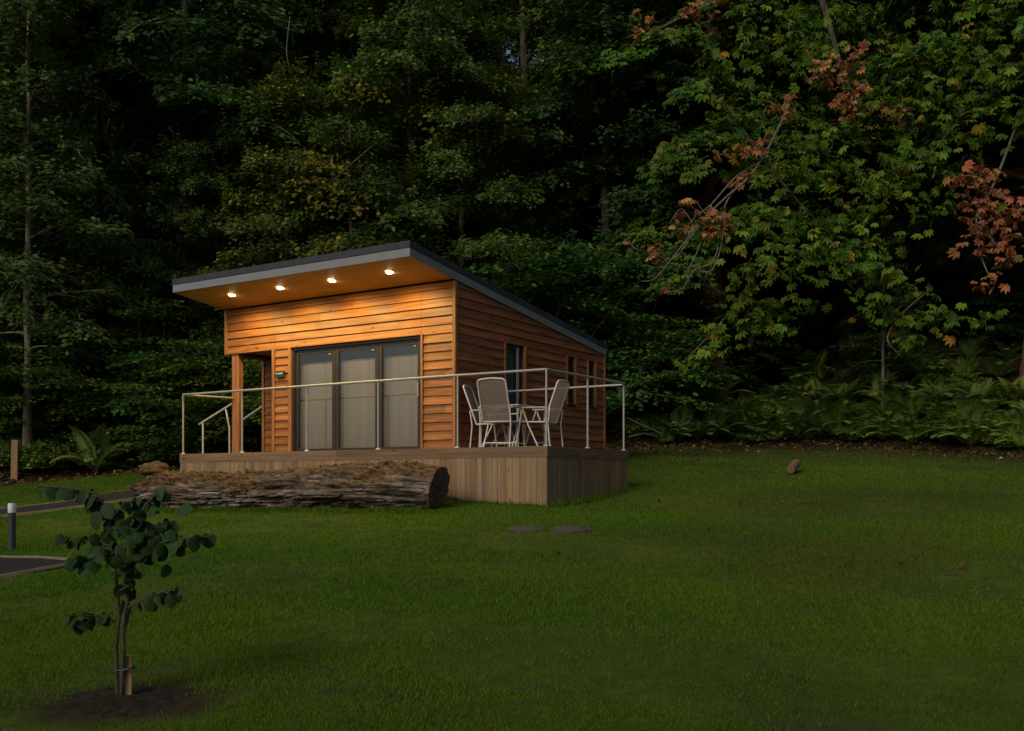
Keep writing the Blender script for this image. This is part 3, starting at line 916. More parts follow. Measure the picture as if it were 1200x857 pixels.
c = mixc(nt, 0.5, c, ramp(nt, n2, [(0.35, (0.4, 0.4, 0.42)), (0.65, (1.3, 1.3, 1.3))]), 'MULTIPLY')
bsdf(nt, out, c, 0.92, 0, bump(nt, n1, 0.8, 0.03), 0.15)
M['log'] = m
log = thing('log', 'huge weathered fallen log with fibrous brown top lying along the front of the deck', 'log', (LA.x, LA.y, gz(LA.x, LA.y)), 0)
off = np.array(log.location)
flat = q.ravel(); cnt = np.full(len(q), 4)
mesh_np('trunk', (lv.reshape(-1, 3) - off), flat, cnt, M['log'], log, lc.reshape(-1, 3), True)
mb = MB()
e0 = lv[0] - off; cen = e0.mean(0)
rings = [e0 * 1.0] + [cen + (e0 - cen) * f + np.array(ld_) * (0.015 * math.sin(f * 30)) for f in (0.8, 0.6, 0.4, 0.2, 0.03)]
for a_, b_ in zip(rings[:-1], rings[1:]):
    for j in range(nr):
        j2 = (j + 1) % nr
        s_ = 0.5 + 0.5 * mnoise.noise(Vector(e0[j]) * 9)
        cc_ = (0.075 + 0.13 * s_, 0.056 + 0.098 * s_, 0.042 + 0.072 * s_)
        mb.poly([a_[j], b_[j], b_[j2], a_[j2]], cc_)
mb.build('cut_end', M['log'], log, False)
mb = MB()
e1 = lv[-1] - off; cen = e1.mean(0)
for j in range(nr):
    mb.poly([e1[j], e1[(j + 1) % nr], cen], (0.08, 0.06, 0.045))
mb.build('broken_end', M['log'], log, False)
# loose strips of bark and root on the log
mb = MB()
for k in range(90):
    i = rl.randrange(20, na - 20); j = int(nr * rl.uniform(0.08, 0.40)) % nr
    p = Vector(lv[i, j]) - Vector(off)
    d = (ld_ * rl.uniform(-1, 1) + ln * rl.uniform(-0.2, 0.5) + Vector((0, 0, rl.uniform(-0.25, 0.3)))).normalized()
    L_ = rl.uniform(0.05, 0.22); b = rl.uniform(0.6, 1.3)
    mb.tube([p - d * L_ * 0.5, p + Vector((0, 0, 0.018)), p + d * L_ * 0.5], [0.004, rl.uniform(0.007, 0.016), 0.003], 5, (0.19 * b, 0.115 * b, 0.05 * b))
tag(mb.build('bark_fibre', M['log'], log), kind='stuff')


def rock(name, label, px, py, w, h, mat, cat, seed, colr=None, depth=None, lift=0.35):
    p = hit(px, py) if depth is None else at(px, py, depth)
    vv, ff = [], []
    nu, nv_ = 28, 18
    for i in range(nv_ + 1):
        th = math.pi * i / nv_
        for j in range(nu):
            ph = 2 * math.pi * j / nu
            d = Vector((math.sin(th) * math.cos(ph), math.sin(th) * math.sin(ph), math.cos(th)))
            r = 1 + 0.35 * mnoise.noise(d * 1.4 + Vector((seed, 0, 0))) + 0.16 * mnoise.noise(d * 4 + Vector((0, seed, 0)))
            vv.append((d.x * w / 2 * r, d.y * w * 0.4 * r, d.z * h / 2 * r))
    for i in range(nv_):
        for j in range(nu):
            j2 = (j + 1) % nu; ff.append((i * nu + j, (i + 1) * nu + j, (i + 1) * nu + j2, i * nu + j2))
    me = bpy.data.meshes.new(name); me.from_pydata(vv, [], ff); me.materials.append(mat)
    for p_ in me.polygons: p_.use_smooth = True
    o = bpy.data.objects.new(name, me); COL.objects.link(o); o.location = p + Vector((0, 0, h * lift))
    return tag(o, label, cat)


M['peat'] = plain('brown_root_wood', (0.095, 0.056, 0.028), 0.95, 0, 0.5, 12, 0.15, 0.6)
rk = rock('stump', 'rounded brown lump of root wood behind the tip of the big log', 182, 553, 0.55, 0.26, M['peat'], 'stump', 3.3)
rk.location = at(182, 550, 18.3)
rock('rock', 'small grey-brown rock beside the left corner of the deck', 203, 533, 0.55, 0.42, M['stone'], 'rock', 8.1)
for px, py, w, lab in ((867, 497, 0.5, 'pale grey rock among the ferns right of the cabin'), (60, 549, 0.4, 'flat grey stone at the foot of the left-hand ferns')):
    rock('rock', lab, px, py, w, w * 0.5, M['stone'], 'rock', px * 0.1)

# ------------------------------------------------------------------ path, pad, covers
def ribbon(name, a_pts, b_pts, mat, lift, label, cat, kind='structure', n=40):
    """surface between two ground lines"""
    def samp(pts, t):
        k = t * (len(pts) - 1); i = min(int(k), len(pts) - 2); f = k - i
        return pts[i].lerp(pts[i + 1], f)
    mb = MB(); rows = []
    for i in range(n + 1):
        a, b = samp(a_pts, i / n), samp(b_pts, i / n)
        row = []
        for j in range(7):
            p = a.lerp(b, j / 6); row.append((p.x, p.y, gz(p.x, p.y) + lift))
        rows.append(row)
    for i in range(n):
        for j in range(6):
            mb.poly([rows[i][j], rows[i + 1][j], rows[i + 1][j + 1], rows[i][j + 1]])
    o = mb.build(name, mat, None)
    return tag(o, label, cat, kind=kind)


def edging(name, pts, label, w=0.05, h=0.05, n=50):
    mb = MB(); P_ = []
    for i in range(n + 1):
        k = i / n * (len(pts) - 1); a = min(int(k), len(pts) - 2); p = pts[a].lerp(pts[a + 1], k - a)
        P_.append(Vector((p.x, p.y, gz(p.x, p.y) + 0.02)))
    for a, b in zip(P_[:-1], P_[1:]): mb.obox(a, b, w, h)
    return tag(mb.build(name, M['edging'], None), label, 'edging')


pu = [hit(0, 598), hit(80, 589), hit(165, 574.5)]; pl = [hit(0, 606.5), hit(80, 597), hit(165, 585)]
ext = lambda a, b, k: a + (a - b) * k
pu = [ext(pu[0], pu[1], 5.0)] + pu + [ext(pu[2], pu[1], 0.5)]; pl = [ext(pl[0], pl[1], 5.0)] + pl + [ext(pl[2], pl[1], 0.5)]
ribbon('path', pu, pl, M['path'], 0.022, 'narrow dark brown path crossing the lawn towards the cabin', 'path')
edging('edging', pl, 'pale timber edging along the near side of the brown path')
edging('edging', pu, 'thin timber edging along the far side of the brown path', 0.03, 0.04)
a0, a1, b0, b1 = hit(0, 655), hit(98, 661), hit(0, 679), hit(100, 662.5)
ribbon('driveway', [ext(a0, a1, 4.0), a0, a1], [ext(b0, b1, 4.0), b0, b1], M['asphalt'], 0.02, 'pointed corner of a dark asphalt driveway on the left', 'driveway')
edging('edging', [ext(b0, b1, 4.0), b0, hit(103, 661)], 'pale edging strip along the asphalt driveway corner', 0.045, 0.05)
edging('edging', [ext(a0, a1, 4.0), a0, hit(103, 660.5)], 'dull edging strip on the far side of the asphalt driveway corner', 0.025, 0.045)
for px, py, lab in ((617, 621.5, 'smaller flat brown round drain cover in the lawn nearer the log'), (671, 621.5, 'larger flat brown round drain cover in the lawn in front of the deck corner')):
    p = hit(px, py); r = 0.225 if px < 650 else 0.24
    dr = thing('drain_cover', lab, 'drain cover', (p.x, p.y, p.z), 0, 'drain covers in the lawn')
    mb = MB(); mb.tube([(0, 0, -0.05), (0, 0, 0.016), (0, 0, 0.020)], [r, r, r - 0.012], 36); mb.tube([(0, 0, 0.020), (0, 0, 0.024)], [r * 0.86, r * 0.85], 36)
    o = mb.build('lid', M['cover'], dr)
    o.rotation_euler = (R(5.0), R(0.8), 0.0)
    mb = MB()
    for s in (1,): mb.tube([(s * r * 0.5 - 0.03, 0, 0.025), (s * r * 0.5 + 0.03, 0, 0.027)], 0.008, 6)
    ok = mb.build('lifting_key', M['black'], dr)

# bollard light
p = hit(14, 645)
bo = thing('bollard_light', 'short dark bollard lamp with pale grey cap beside the path', 'bollard', p)
bh = 55 / F * p.y; br = 4.3 / F * p.y
mb = MB(); mb.tube([(0, 0, -0.05), (0, 0, bh * 0.80)], br, 20); mb.build('post', M['dark_metal'], bo, True)
mb = MB(); mb.tube([(0, 0, bh * 0.80), (0, 0, bh * 0.975), (0, 0, bh)], [br * 1.04, br * 1.04, br * 0.9], 20); mb.build('lamp_cap', M['opal'], bo, True)
# wooden post at the wood's edge
p = hit(17, 562)
h_ = 46 / F * p.y
mb = MB(); w = 7 / F * p.y; mb.box(-w / 2, w / 2, -w / 2, w / 2, -0.1, h_)
o = mb.build('wooden_post', M['stake'], None, bevel=0.01); o.location = p; o.rotation_euler = (0, R(1), 0.3)
tag(o, 'square bare timber post standing at the foot of the left-hand wood', 'post')
# little cut log on the lawn
p = hit(931, 555)
lg = thing('cut_log', 'short brown cut log lying on the lawn near the fern bank', 'log', p, 0)
mb = MB(); mb.tube([(-0.12, -0.2, 0.07), (-0.02, 0, 0.13), (0.09, 0.2, 0.19)], [0.075, 0.085, 0.085], 14); o = mb.build('bark', M['bark_red'], lg, True)
mb = MB(); mb.tube([(0.0902, 0.2004, 0.1902), (0.093, 0.206, 0.1915)], [0.083, 0.07], 14); mb.build('cut_face', M['stake'], lg)

# ------------------------------------------------------------------ leaves
def kites(pos, ax, nr_, L, Wd, wide=0.5, fold=0.12, droop=0.0):
    """leaf quads: base, left, tip, right"""
    ax = ax / np.linalg.norm(ax, axis=1, keepdims=True)
    nr_ = nr_ - ax * (nr_ * ax).sum(1, keepdims=True)
    nr_ = nr_ / (np.linalg.norm(nr_, axis=1, keepdims=True) + 1e-9)
    sd = np.cross(ax, nr_)
    L = np.asarray(L).reshape(-1, 1); Wd = np.asarray(Wd).reshape(-1, 1)
    mid = pos + ax * L * wide
    v = np.stack([pos, mid + sd * Wd / 2 + nr_ * Wd * fold, pos + ax * L - nr_ * L * droop, mid - sd * Wd / 2 + nr_ * Wd * fold], 1)
    return v


def palmate(pos, ax, nr_, Rl, k=7):
    ax = ax / np.linalg.norm(ax, axis=1, keepdims=True)
    nr_ = nr_ - ax * (nr_ * ax).sum(1, keepdims=True); nr_ = nr_ / (np.linalg.norm(nr_, axis=1, keepdims=True) + 1e-9)
    sd = np.cross(ax, nr_)
    o = []
    for ang, ln_ in zip((-105, -68, -33, 0, 33, 68, 105), (0.5, 0.78, 0.95, 1.0, 0.95, 0.78, 0.5)):
        a = R(ang)
        d = ax * math.cos(a) + sd * math.sin(a)
        o.append(kites(pos, d, nr_, Rl * ln_, Rl * ln_ * 0.46, 0.62, 0.10, 0.24))
    return np.stack(o, 1)  # n,7,4,3


def leaves_obj(name, V4, cols, mat, parent):
    n = V4.reshape(-1, 4, 3).shape[0]
    verts = V4.reshape(-1, 3)
    return mesh_np(name, verts, np.arange(n * 4, dtype=np.int32), np.full(n, 4), mat, parent, np.repeat(cols, 4, axis=0) if len(cols) == n else cols)


def pick(rng, palette, n, var=0.25):
    pal = np.array([p[:3] for p in palette]); w = np.array([p[3] for p in palette], float)
    i = rng.choice(len(pal), n, p=w / w.sum())
    return pal[i] * (1 + (rng.random((n, 1)) - 0.5) * 2 * var) * (1 + (rng.random((n, 3)) - 0.5) * 0.18)


GREEN = [(0.042, 0.078, 0.018, 5), (0.062, 0.102, 0.022, 4), (0.030, 0.058, 0.018, 4), (0.10, 0.12, 0.026, 1)]
OLIVE = [(0.056, 0.080, 0.018, 5), (0.082, 0.100, 0.022, 4), (0.115, 0.112, 0.022, 1.5), (0.040, 0.062, 0.018, 3)]
GOLD = [(0.075, 0.090, 0.018, 5), (0.14, 0.125, 0.020, 2.2), (0.26, 0.19, 0.024, 0.9), (0.048, 0.068, 0.016, 3)]
DARK = [(0.026, 0.052, 0.018, 5), (0.036, 0.068, 0.021, 4), (0.020, 0.038, 0.016, 4)]
CHEST = [(0.066, 0.112, 0.013, 6), (0.095, 0.140, 0.015, 4), (0.036, 0.070, 0.017, 4), (0.135, 0.145, 0.020, 1.6), (0.27, 0.16, 0.024, 0.35)]
AUT = [(0.38, 0.165, 0.070, 4), (0.40, 0.21, 0.075, 3), (0.30, 0.115, 0.06, 3), (0.17, 0.11, 0.025, 2)]
RED = [(0.36, 0.12, 0.062, 5), (0.38, 0.17, 0.055, 4), (0.16, 0.055, 0.045, 2), (0.15, 0.13, 0.03, 1)]


for _p in (GREEN, OLIVE, GOLD, DARK, CHEST):
    _p[:] = [(a * 1.02, b * 1.28, c * 1.15, w) for a, b, c, w in _p]


def gen_tree(seed, H, base, Rc, tr, nlimb=40, nsub=10, dens=46, leafL=0.13, pal=GREEN, droop=0.05, kind='kite', lean=(0, 0), low=0.9, bark='bark', gold=None, spread=0.2, limbr=0.32):
    """returns (trunk data MB, crown quads, crown colours); root at the origin"""
    rng = np.random.default_rng(seed); rr = random.Random(seed)
    wood = MB()
    nseg = 14
    tp = []
    wx = wy = 0
    for i in range(nseg + 1):
        t = i / nseg
        wx += rr.uniform(-1, 1) * 0.022 * H / nseg * 2; wy += rr.uniform(-1, 1) * 0.022 * H / nseg * 2
        tp.append(Vector((wx + lean[0] * t * t * H, wy + lean[1] * t * t * H, t * H - (0.3 if i == 0 else 0))))
    trd = [tr * (1.45 if i == 0 else 1.08 if i == 1 else 1) * (1 - 0.86 * i / nseg) + 0.012 for i in range(nseg + 1)]
    wood.tube(tp, trd, 12)

    def trunk_at(h):
        k = max(0, min(nseg - 1e-3, h / H * nseg)); i = int(k); return tp[i].lerp(tp[i + 1], k - i)
    P_, A_, N_ = [], [], []
    LV = []
    for i in range(nlimb):
        t = (i + rr.random() * 0.8) / nlimb
        h = base + (H - base) * t ** 0.92
        az = i * 2.39996 + rr.uniform(-0.5, 0.5)
        L = Rc * ((1 - t) ** 0.55 * low + 0.16) * rr.uniform(0.72, 1.18)
        el = R(10 + 55 * t ** 1.2 + rr.uniform(-16, 20))
        d = Vector((math.cos(az) * math.cos(el), math.sin(az) * math.cos(el), math.sin(el)))
        p = trunk_at(h).copy(); path = [p.copy()]
        ns = 8
        for k in range(ns):
            d = (d + Vector((rr.uniform(-1, 1) * 0.14, rr.uniform(-1, 1) * 0.14, -droop * (1.2 + k * 0.25) + rr.uniform(-0.07, 0.07)))).normalized()
            p = p + d * (L / ns); path.append(p.copy())
        r0 = max(0.012, tr * limbr * (1 - 0.6 * t) * (L / Rc) ** 0.6)
        wood.tube(path, [r0 * (1 - 0.88 * k / ns) + 0.004 for k in range(ns + 1)], 6, cap=False)
        for s_i in range(nsub):
            s = 0.22 + 0.78 * (s_i + rr.random() * 0.7) / nsub
            k = min(ns - 1e-3, s * ns); a = int(k); q0 = path[a].lerp(path[a + 1], k - a); dd = (path[a + 1] - path[a]).normalized()
            sgn = 1 if s_i % 2 else -1
            ang = sgn * R(rr.uniform(30, 75)) if s < 0.93 else R(rr.uniform(-20, 20))
            dx = dd.x * math.cos(ang) - dd.y * math.sin(ang); dy = dd.x * math.sin(ang) + dd.y * math.cos(ang)
            sd = Vector((dx, dy, dd.z * 0.5 + rr.uniform(-0.38, 0.42))).normalized()
            Ls = max(0.35, L * 0.36 * (1.15 - 0.6 * s) * rr.uniform(0.7, 1.3))
            wood.tube([q0, q0 + sd * Ls * 0.55 + Vector((0, 0, -0.02)), q0 + sd * Ls + Vector((0, 0, -droop * Ls))], [0.010 + r0 * 0.14, 0.007, 0.003], 4, cap=False)
            mL = max(4, int(dens * Ls))
            u = rng.random(mL) ** 0.75
            sdn = np.array(sd); side = np.cross(sdn, (0, 0, 1.0)); side /= np.linalg.norm(side) + 1e-9
            w = rng.normal(0, spread, mL) * (0.35 + 0.65 * np.sin(np.pi * np.clip(u, 0.05, 0.95))) * max(0.7, Ls)
            pos = np.array(q0) + np.outer(u * Ls, sdn) + np.outer(w, side)
            pos[:, 2] += rng.normal(0, 0.11, mL) - droop * 1.6 * (u * Ls) ** 2 - 0.35 * np.abs(w) ** 1.5
            outw = sdn * 0.8 + np.sign(w)[:, None] * side * 0.9
            ax = outw + rng.normal(0, 0.35, (mL, 3)); ax[:, 2] -= 0.35
            nm = np.array((0, 0, 1.0)) + rng.normal(0, 0.42, (mL, 3)) + sdn * 0.25
            P_.append(pos); A_.append(ax); N_.append(nm)
    P_ = np.concatenate(P_); A_ = np.concatenate(A_); N_ = np.concatenate(N_)
    n = len(P_)
    ow = P_[:, :2] - np.array((tp[nseg // 2].x, tp[nseg // 2].y))
    ow /= np.linalg.norm(ow, axis=1, keepdims=True) + 1e-6
    N_[:, :2] += ow * 0.75
    A_[:, :2] += ow * 0.5; A_[:, 2] -= 0.15
    cols = pick(rng, pal, n)
    # whole clumps share a hue (a lighter or yellower bough), as real crowns do
    ph = rng.random(6) * 6
    cl = np.sin(P_[:, 0] * 0.9 + ph[0]) * np.sin(P_[:, 1] * 0.8 + ph[1]) * np.sin(P_[:, 2] * 0.9 + ph[2])
    cols *= (1 + 0.35 * cl)[:, None]
    if gold is not None:
        gm = np.sin(P_[:, 0] * 0.7 + ph[3]) * np.sin(P_[:, 1] * 0.6 + ph[4]) * np.sin(P_[:, 2] * 0.8 + ph[5])
        k = (gm > 0.22) & (rng.random(n) < 0.75)
        cols[k] = pick(rng, gold, int(k.sum()))
    sz = leafL * (0.7 + 0.6 * rng.random(n))
    if kind == 'kite':
        V4 = kites(P_, A_, N_, sz, sz * 0.62, 0.45)
        return wood, V4, cols
    V = palmate(P_, A_, N_, sz)
    return wood, V, np.repeat(cols, 7, axis=0)


def tree_thing(name, label, data, bark, pos, rz=0, group=None, cat='tree', mat='leaf'):
    wood, V4, cols = data
    t = thing(name, label, cat, pos, rz, group)
    wood.build('trunk', M[bark], t, True)
    leaves_obj('crown', V4, cols, M[mat], t)
    return t


def place(px, y, dz=0.0):
    x = (px - CX) / F * y
    return Vector((x, y, gz(x, y) + dz))


def recolour(o, c):
    for ch in o.children:
        if ch.type == 'MESH' and ch.name.split('.')[0] in ('crown', 'foliage', 'frond', 'leaves'): ch.color = (*c, 1)


rp = random.Random(21)
T = {}
# front row of the wood
T['slim'] = tree_thing('slim_tree', 'slim young tree with a pale thin trunk at the far left of the wood', gen_tree(1, 14.5, 3.0, 2.7, 0.10, 62, 9, 70, 0.15, OLIVE, 0.06, limbr=0.2), 'bark_pale', place(33, 25.6), 0.4)
T['lobed'] = tree_thing('broad_tree', 'broad tree with a stout forked trunk above the left of the wood', gen_tree(2, 18, 7.6, 5.2, 0.21, 54, 12, 50, 0.21, GREEN, 0.06, limbr=0.30), 'bark_pale', place(212, 31), 0.0)
T['gold'] = tree_thing('yellowing_tree', 'yellowing small-leaved tree just left above the cabin roof', gen_tree(3, 9.5, 0.6, 3.0, 0.08, 54, 10, 88, 0.125, GOLD, 0.065, limbr=0.22), 'bark', place(335, 28.6), 1.0)
T['beech'] = tree_thing('beech_tree', 'dense bushy beech with a few yellow boughs behind the middle of the roof', gen_tree(4, 14.5, 0.8, 4.5, 0.16, 64, 13, 72, 0.15, OLIVE, 0.07, gold=GOLD, limbr=0.2), 'bark_dark', place(478, 30.0), 2.0)
T['tall'] = tree_thing('tall_tree', 'tall tree with a straight dark trunk behind the high end of the roof', gen_tree(5, 18, 4.5, 4.0, 0.2, 52, 11, 60, 0.16, OLIVE, 0.06, limbr=0.22), 'bark', place(613, 31.5), 0.7)
T['dark'] = tree_thing('dark_tree', 'dark green bushy tree rising behind the low end of the roof', gen_tree(6, 15.5, 0.6, 4.3, 0.16, 64, 12, 72, 0.165, DARK + [(0.05, 0.088, 0.02, 5)], 0.07, limbr=0.2), 'bark_dark', place(712, 30.5), 0.2)


def again(src, name_label, px, y, rz, s, c=(1, 1, 1), group=None):
    o = copy_tree(src); o.location = place(px, y); o.rotation_euler = (0, 0, rz); o.scale = (s, s, s * rp.uniform(0.95, 1.08))
    if 'group' in o: del o['group']
    tag(o, name_label, 'tree', group); recolour(o, c); return o


again(T['beech'], 'bushy beech with low boughs showing over the high end of the roof', 545, 28.8, 5.2, 0.80, (1.1, 1.1, 1.0))
again(T['gold'], 'second yellowing tree showing over the middle of the roof', 412, 28.2, 3.9, 0.98, (0.78, 1.0, 1.0))
again(T['dark'], 'dark bushy tree between the slim pale tree and the stout forked one', 120, 29.5, 2.1, 0.80, (0.75, 0.78, 0.7))
again(T['beech'], 'olive beech filling the wood between the two yellow-tinged trees', 400, 33.5, 4.0, 1.05, (0.65, 0.72, 0.75))
again(T['tall'], 'tall thin-crowned tree behind the dark bushy tree and left of the chestnut', 770, 35, 2.6, 1.0, (0.8, 0.85, 0.85))
again(T['slim'], 'slim tree with a thin pale trunk at the left picture edge', -12, 27, 3.3, 0.95, (0.9, 0.9, 0.9))
again(T['beech'], 'beech whose low boughs hang over the left roof corner', 262, 29.5, 1.1, 0.66, (0.95, 1.0, 0.9))

# deep rows
GB = 'trees deep in the wood'
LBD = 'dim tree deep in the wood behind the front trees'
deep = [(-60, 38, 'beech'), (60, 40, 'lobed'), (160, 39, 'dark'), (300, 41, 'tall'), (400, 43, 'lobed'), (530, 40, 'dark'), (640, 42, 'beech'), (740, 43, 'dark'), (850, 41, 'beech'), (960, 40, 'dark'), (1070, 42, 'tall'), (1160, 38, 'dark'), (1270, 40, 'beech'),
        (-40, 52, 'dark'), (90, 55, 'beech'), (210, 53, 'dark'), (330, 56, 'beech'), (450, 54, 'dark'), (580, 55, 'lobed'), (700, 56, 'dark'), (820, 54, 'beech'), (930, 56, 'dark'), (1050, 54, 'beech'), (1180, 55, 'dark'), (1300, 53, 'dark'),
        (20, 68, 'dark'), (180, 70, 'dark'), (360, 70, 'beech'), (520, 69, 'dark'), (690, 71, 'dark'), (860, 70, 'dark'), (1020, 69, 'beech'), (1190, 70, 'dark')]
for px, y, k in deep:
    again(T[k], LBD, px, y, rp.uniform(0, 6.28), rp.uniform(0.98, 1.2), (0.75, 0.78, 0.75), GB)  # leaf tint darkened to paint in the gloom of the back rows

# horse chestnuts on the right
chest = gen_tree(31, 16.5, 4.5, 5.2, 0.36, 62, 12, 32, 0.215, CHEST, 0.085, 'palmate', spread=0.24, limbr=0.26)
T['chest'] = tree_thing('chestnut_tree', 'large horse chestnut with a reddish trunk right of the cabin', chest, 'bark_red', place(838, 30.5), 0.6)
T['chest2'] = again(T['chest'], 'large horse chestnut overhanging from the right picture edge', 1215, 26.5, 2.5, 0.97)
again(T['chest'], 'chestnut filling the gap between the two front chestnuts, behind them', 1030, 34, 4.1, 0.95, (0.85, 0.9, 0.9))
again(T['slim'], 'thin bare-stemmed sapling standing in the dark below the chestnut boughs', 1035, 27.5, 0.3, 0.42, (0.8, 0.8, 0.8))

# trees across the lawn behind the viewer: they shade the near grass and stand mirrored in the glass
for k_, (x_, y_, kk) in enumerate(((-24, -9, 'beech'), (-17, -14, 'dark'), (-10, -11, 'beech'), (-3.5, -13, 'dark'), (4, -12, 'beech'), (11, -14, 'dark'), (18, -10, 'beech'), (-31, -4, 'dark'))):
    o = copy_tree(T[kk]); o.location = (x_, y_, gz(x_, y_)); o.rotation_euler = (0, 0, k_ * 1.3); o.scale = (0.95, 0.95, 0.75)
    if 'group' in o: del o['group']
    tag(o, 'tree across the lawn mirrored in the patio door glass', 'tree', 'trees mirrored in the glass')

# autumn boughs on the chestnuts
def bough(parent, anchor_pts, rad, clumps, pal, seed, mat='twig', leafL=0.2, nl=60, flat=0.5):
    """a hanging bough: bare branch path(s) plus palmate leaf clumps (world points)"""
    rng = np.random.default_rng(seed)
    inv = parent.matrix_world.inverted() if False else None
    M4 = parent.matrix_basis.inverted()
    mb = MB()
    for pts, r_ in anchor_pts:
        pp = [M4 @ Vector(p) for p in pts]
        # smooth the path
        sm = []
        for i in range(len(pp) - 1):
            p0 = pp[max(0, i - 1)]; p1 = pp[i]; p2 = pp[i + 1]; p3 = pp[min(len(pp) - 1, i + 2)]
            for k in range(5):
                t = k / 5
                sm.append(0.5 * ((2 * p1) + (p2 - p0) * t + (2 * p0 - 5 * p1 + 4 * p2 - p3) * t * t + (3 * p1 - p0 - 3 * p2 + p3) * t ** 3))
        sm.append(pp[-1])
        mb.tube(sm, [r_ * (1 - 0.75 * i / len(sm)) + 0.003 for i in range(len(sm))], 6)
    b = mb.build('bough', M[mat], parent, True)
    P_, A_, N_ = [], [], []
    for cpt, cr, n in clumps:
        c = np.array(M4 @ Vector(cpt))
        pos = c + rng.normal(0, 1, (n, 3)) * np.array((cr, cr, cr * flat)) * 0.72
        ax = rng.normal(0, 0.8, (n, 3)); ax[:, 2] = -0.45 + 0.4 * ax[:, 2]
        wd = M4.to_3x3() @ Vector((-0.1, -0.62, 0.95))
        nm = np.array(wd) + rng.normal(0, 0.42, (n, 3))
        P_.append(pos); A_.append(ax); N_.append(nm)
    P_ = np.concatenate(P_); A_ = np.concatenate(A_); N_ = np.concatenate(N_)
    V = palmate(P_, A_, N_, leafL * (0.55 + 0.65 * rng.random(len(P_))))
    leaves_obj('leaves', V, np.repeat(pick(rng, pal, len(P_), 0.3), 7, axis=0), M['leaf'], b)
    return b


yb = 22.6
A = lambda px, py, dy=0: at(px, py, yb + dy)
bpaths = [
    ([A(930, 110, 2), A(905, 165, .8), A(880, 205), A(850, 232), A(820, 262), A(790, 300), A(768, 326), A(752, 330)], 0.028),
    ([A(890, 190, .5), A(862, 208, .2), A(835, 238), A(815, 255), A(800, 268), A(780, 265)], 0.02),
    ([A(868, 215, .1), A(850, 240), A(848, 270), A(842, 300), A(832, 318), A(818, 316)], 0.018),
    ([A(842, 290), A(834, 308), A(815, 316), A(806, 328), A(800, 338), A(786, 342), A(778, 338)], 0.014),
    ([A(825, 258), A(808, 280), A(790, 303), A(765, 300), A(745, 292), A(735, 280), A(730, 286)], 0.014),
    ([A(822, 282), A(815, 300), A(806, 318), A(808, 330)], 0.014),
    ([A(812, 262), A(798, 245), A(785, 262)], 0.012),
    ([A(848, 250), A(838, 262), A(826, 250), A(815, 235)], 0.012),
    ([A(905, 165), A(912, 150), A(925, 140)], 0.014),
]
bcl = [(A(922, 122), 0.32, 26), (A(890, 172), 0.3, 18), (A(862, 180), 0.28, 16), (A(835, 256), 0.32, 16), (A(842, 268, .2), 0.26, 14), (A(805, 236), 0.16, 9), (A(768, 290), 0.16, 9), (A(767, 302), 0.14, 7), (A(800, 268), 0.2, 9), (A(868, 208), 0.25, 10), (A(778, 337), 0.07, 3), (A(734, 284), 0.06, 2), (A(830, 270), 0.3, 12)]
bough(T['chest'], bpaths, 0.04, bcl, AUT, 5, leafL=0.17)
yb = 23.5
bough(T['chest2'], [([A(960, -10, 3), A(975, 40, 2.5), A(985, 75, 1.5), A(1005, 128, 1.0)], 0.09), ([A(985, 75, 1.5), A(960, 70, .6), A(985, 100, .3)], 0.03)],
      0.05, [(A(975, 78), 0.45, 24), (A(1000, 105), 0.4, 24), (A(1020, 128), 0.4, 22), (A(990, 125), 0.35, 20), (A(968, 85), 0.3, 14), (A(1045, 132), 0.3, 14), (A(1000, 60), 0.3, 12)], AUT, 6, 'bark_dark', 0.19)
yb = 21.5
bough(T['chest2'], [([A(1190, 150, 2), A(1165, 215, .8), A(1145, 250, .3), A(1150, 300), A(1165, 335)], 0.03), ([A(1145, 250), A(1170, 290), A(1190, 275)], 0.016)],
      0.04, [(A(1128, 208), 0.38, 26), (A(1155, 210), 0.4, 26), (A(1148, 235), 0.4, 30), (A(1165, 250), 0.4, 26), (A(1188, 250), 0.35, 20), (A(1150, 265), 0.35, 18), (A(1185, 278), 0.35, 20), (A(1150, 292), 0.28, 14), (A(1172, 305), 0.3, 16), (A(1160, 328), 0.25, 14)], RED, 7, 'twig', 0.19)
yb = 24.5
bough(T['chest'], [([A(870, -10, 1), A(820, 10, .5), A(780, 30), A(755, 42), A(740, 35)], 0.03)], 0.03,
      [(A(835, 5), 0.3, 14), (A(810, 14), 0.25, 10), (A(765, 28), 0.15, 6), (A(752, 40), 0.15, 7), (A(745, 18), 0.12, 4)], AUT, 8, 'twig', 0.18)
yb = 29.0
bough(T['lobed'], [([A(212, 200, 1.6), A(190, 140, .8), A(160, 100, .3), A(130, 62), A(108, 38), A(98, 5)], 0.085), ([A(200, 195, 1.4), A(175, 168, .5), A(140, 160, 0)], 0.04)], 0.05,
      [(A(98, 10), 0.6, 10), (A(140, 160), 0.6, 12), (A(108, 45), 0.5, 8)], GREEN, 15, 'bark', 0.14)
YEL = [(0.30, 0.21, 0.025, 4), (0.22, 0.19, 0.03, 3), (0.12, 0.13, 0.02, 2)]
yb = 25.6
bough(T['beech'], [([A(450, 160, 2), A(420, 185, 1), A(385, 215, .3), A(360, 230)], 0.02), ([A(420, 185, 1), A(425, 218, .8), A(400, 246)], 0.012)], 0.02,
      [(A(*q), 0.42, 34) for q in ((375, 183), (362, 190), (390, 195), (358, 214), (385, 214), (398, 228), (372, 238), (412, 246), (400, 98), (415, 110), (430, 108), (392, 285), (368, 292))], YEL, 16, 'bark', 0.085, flat=0.25)
yb = 28.5
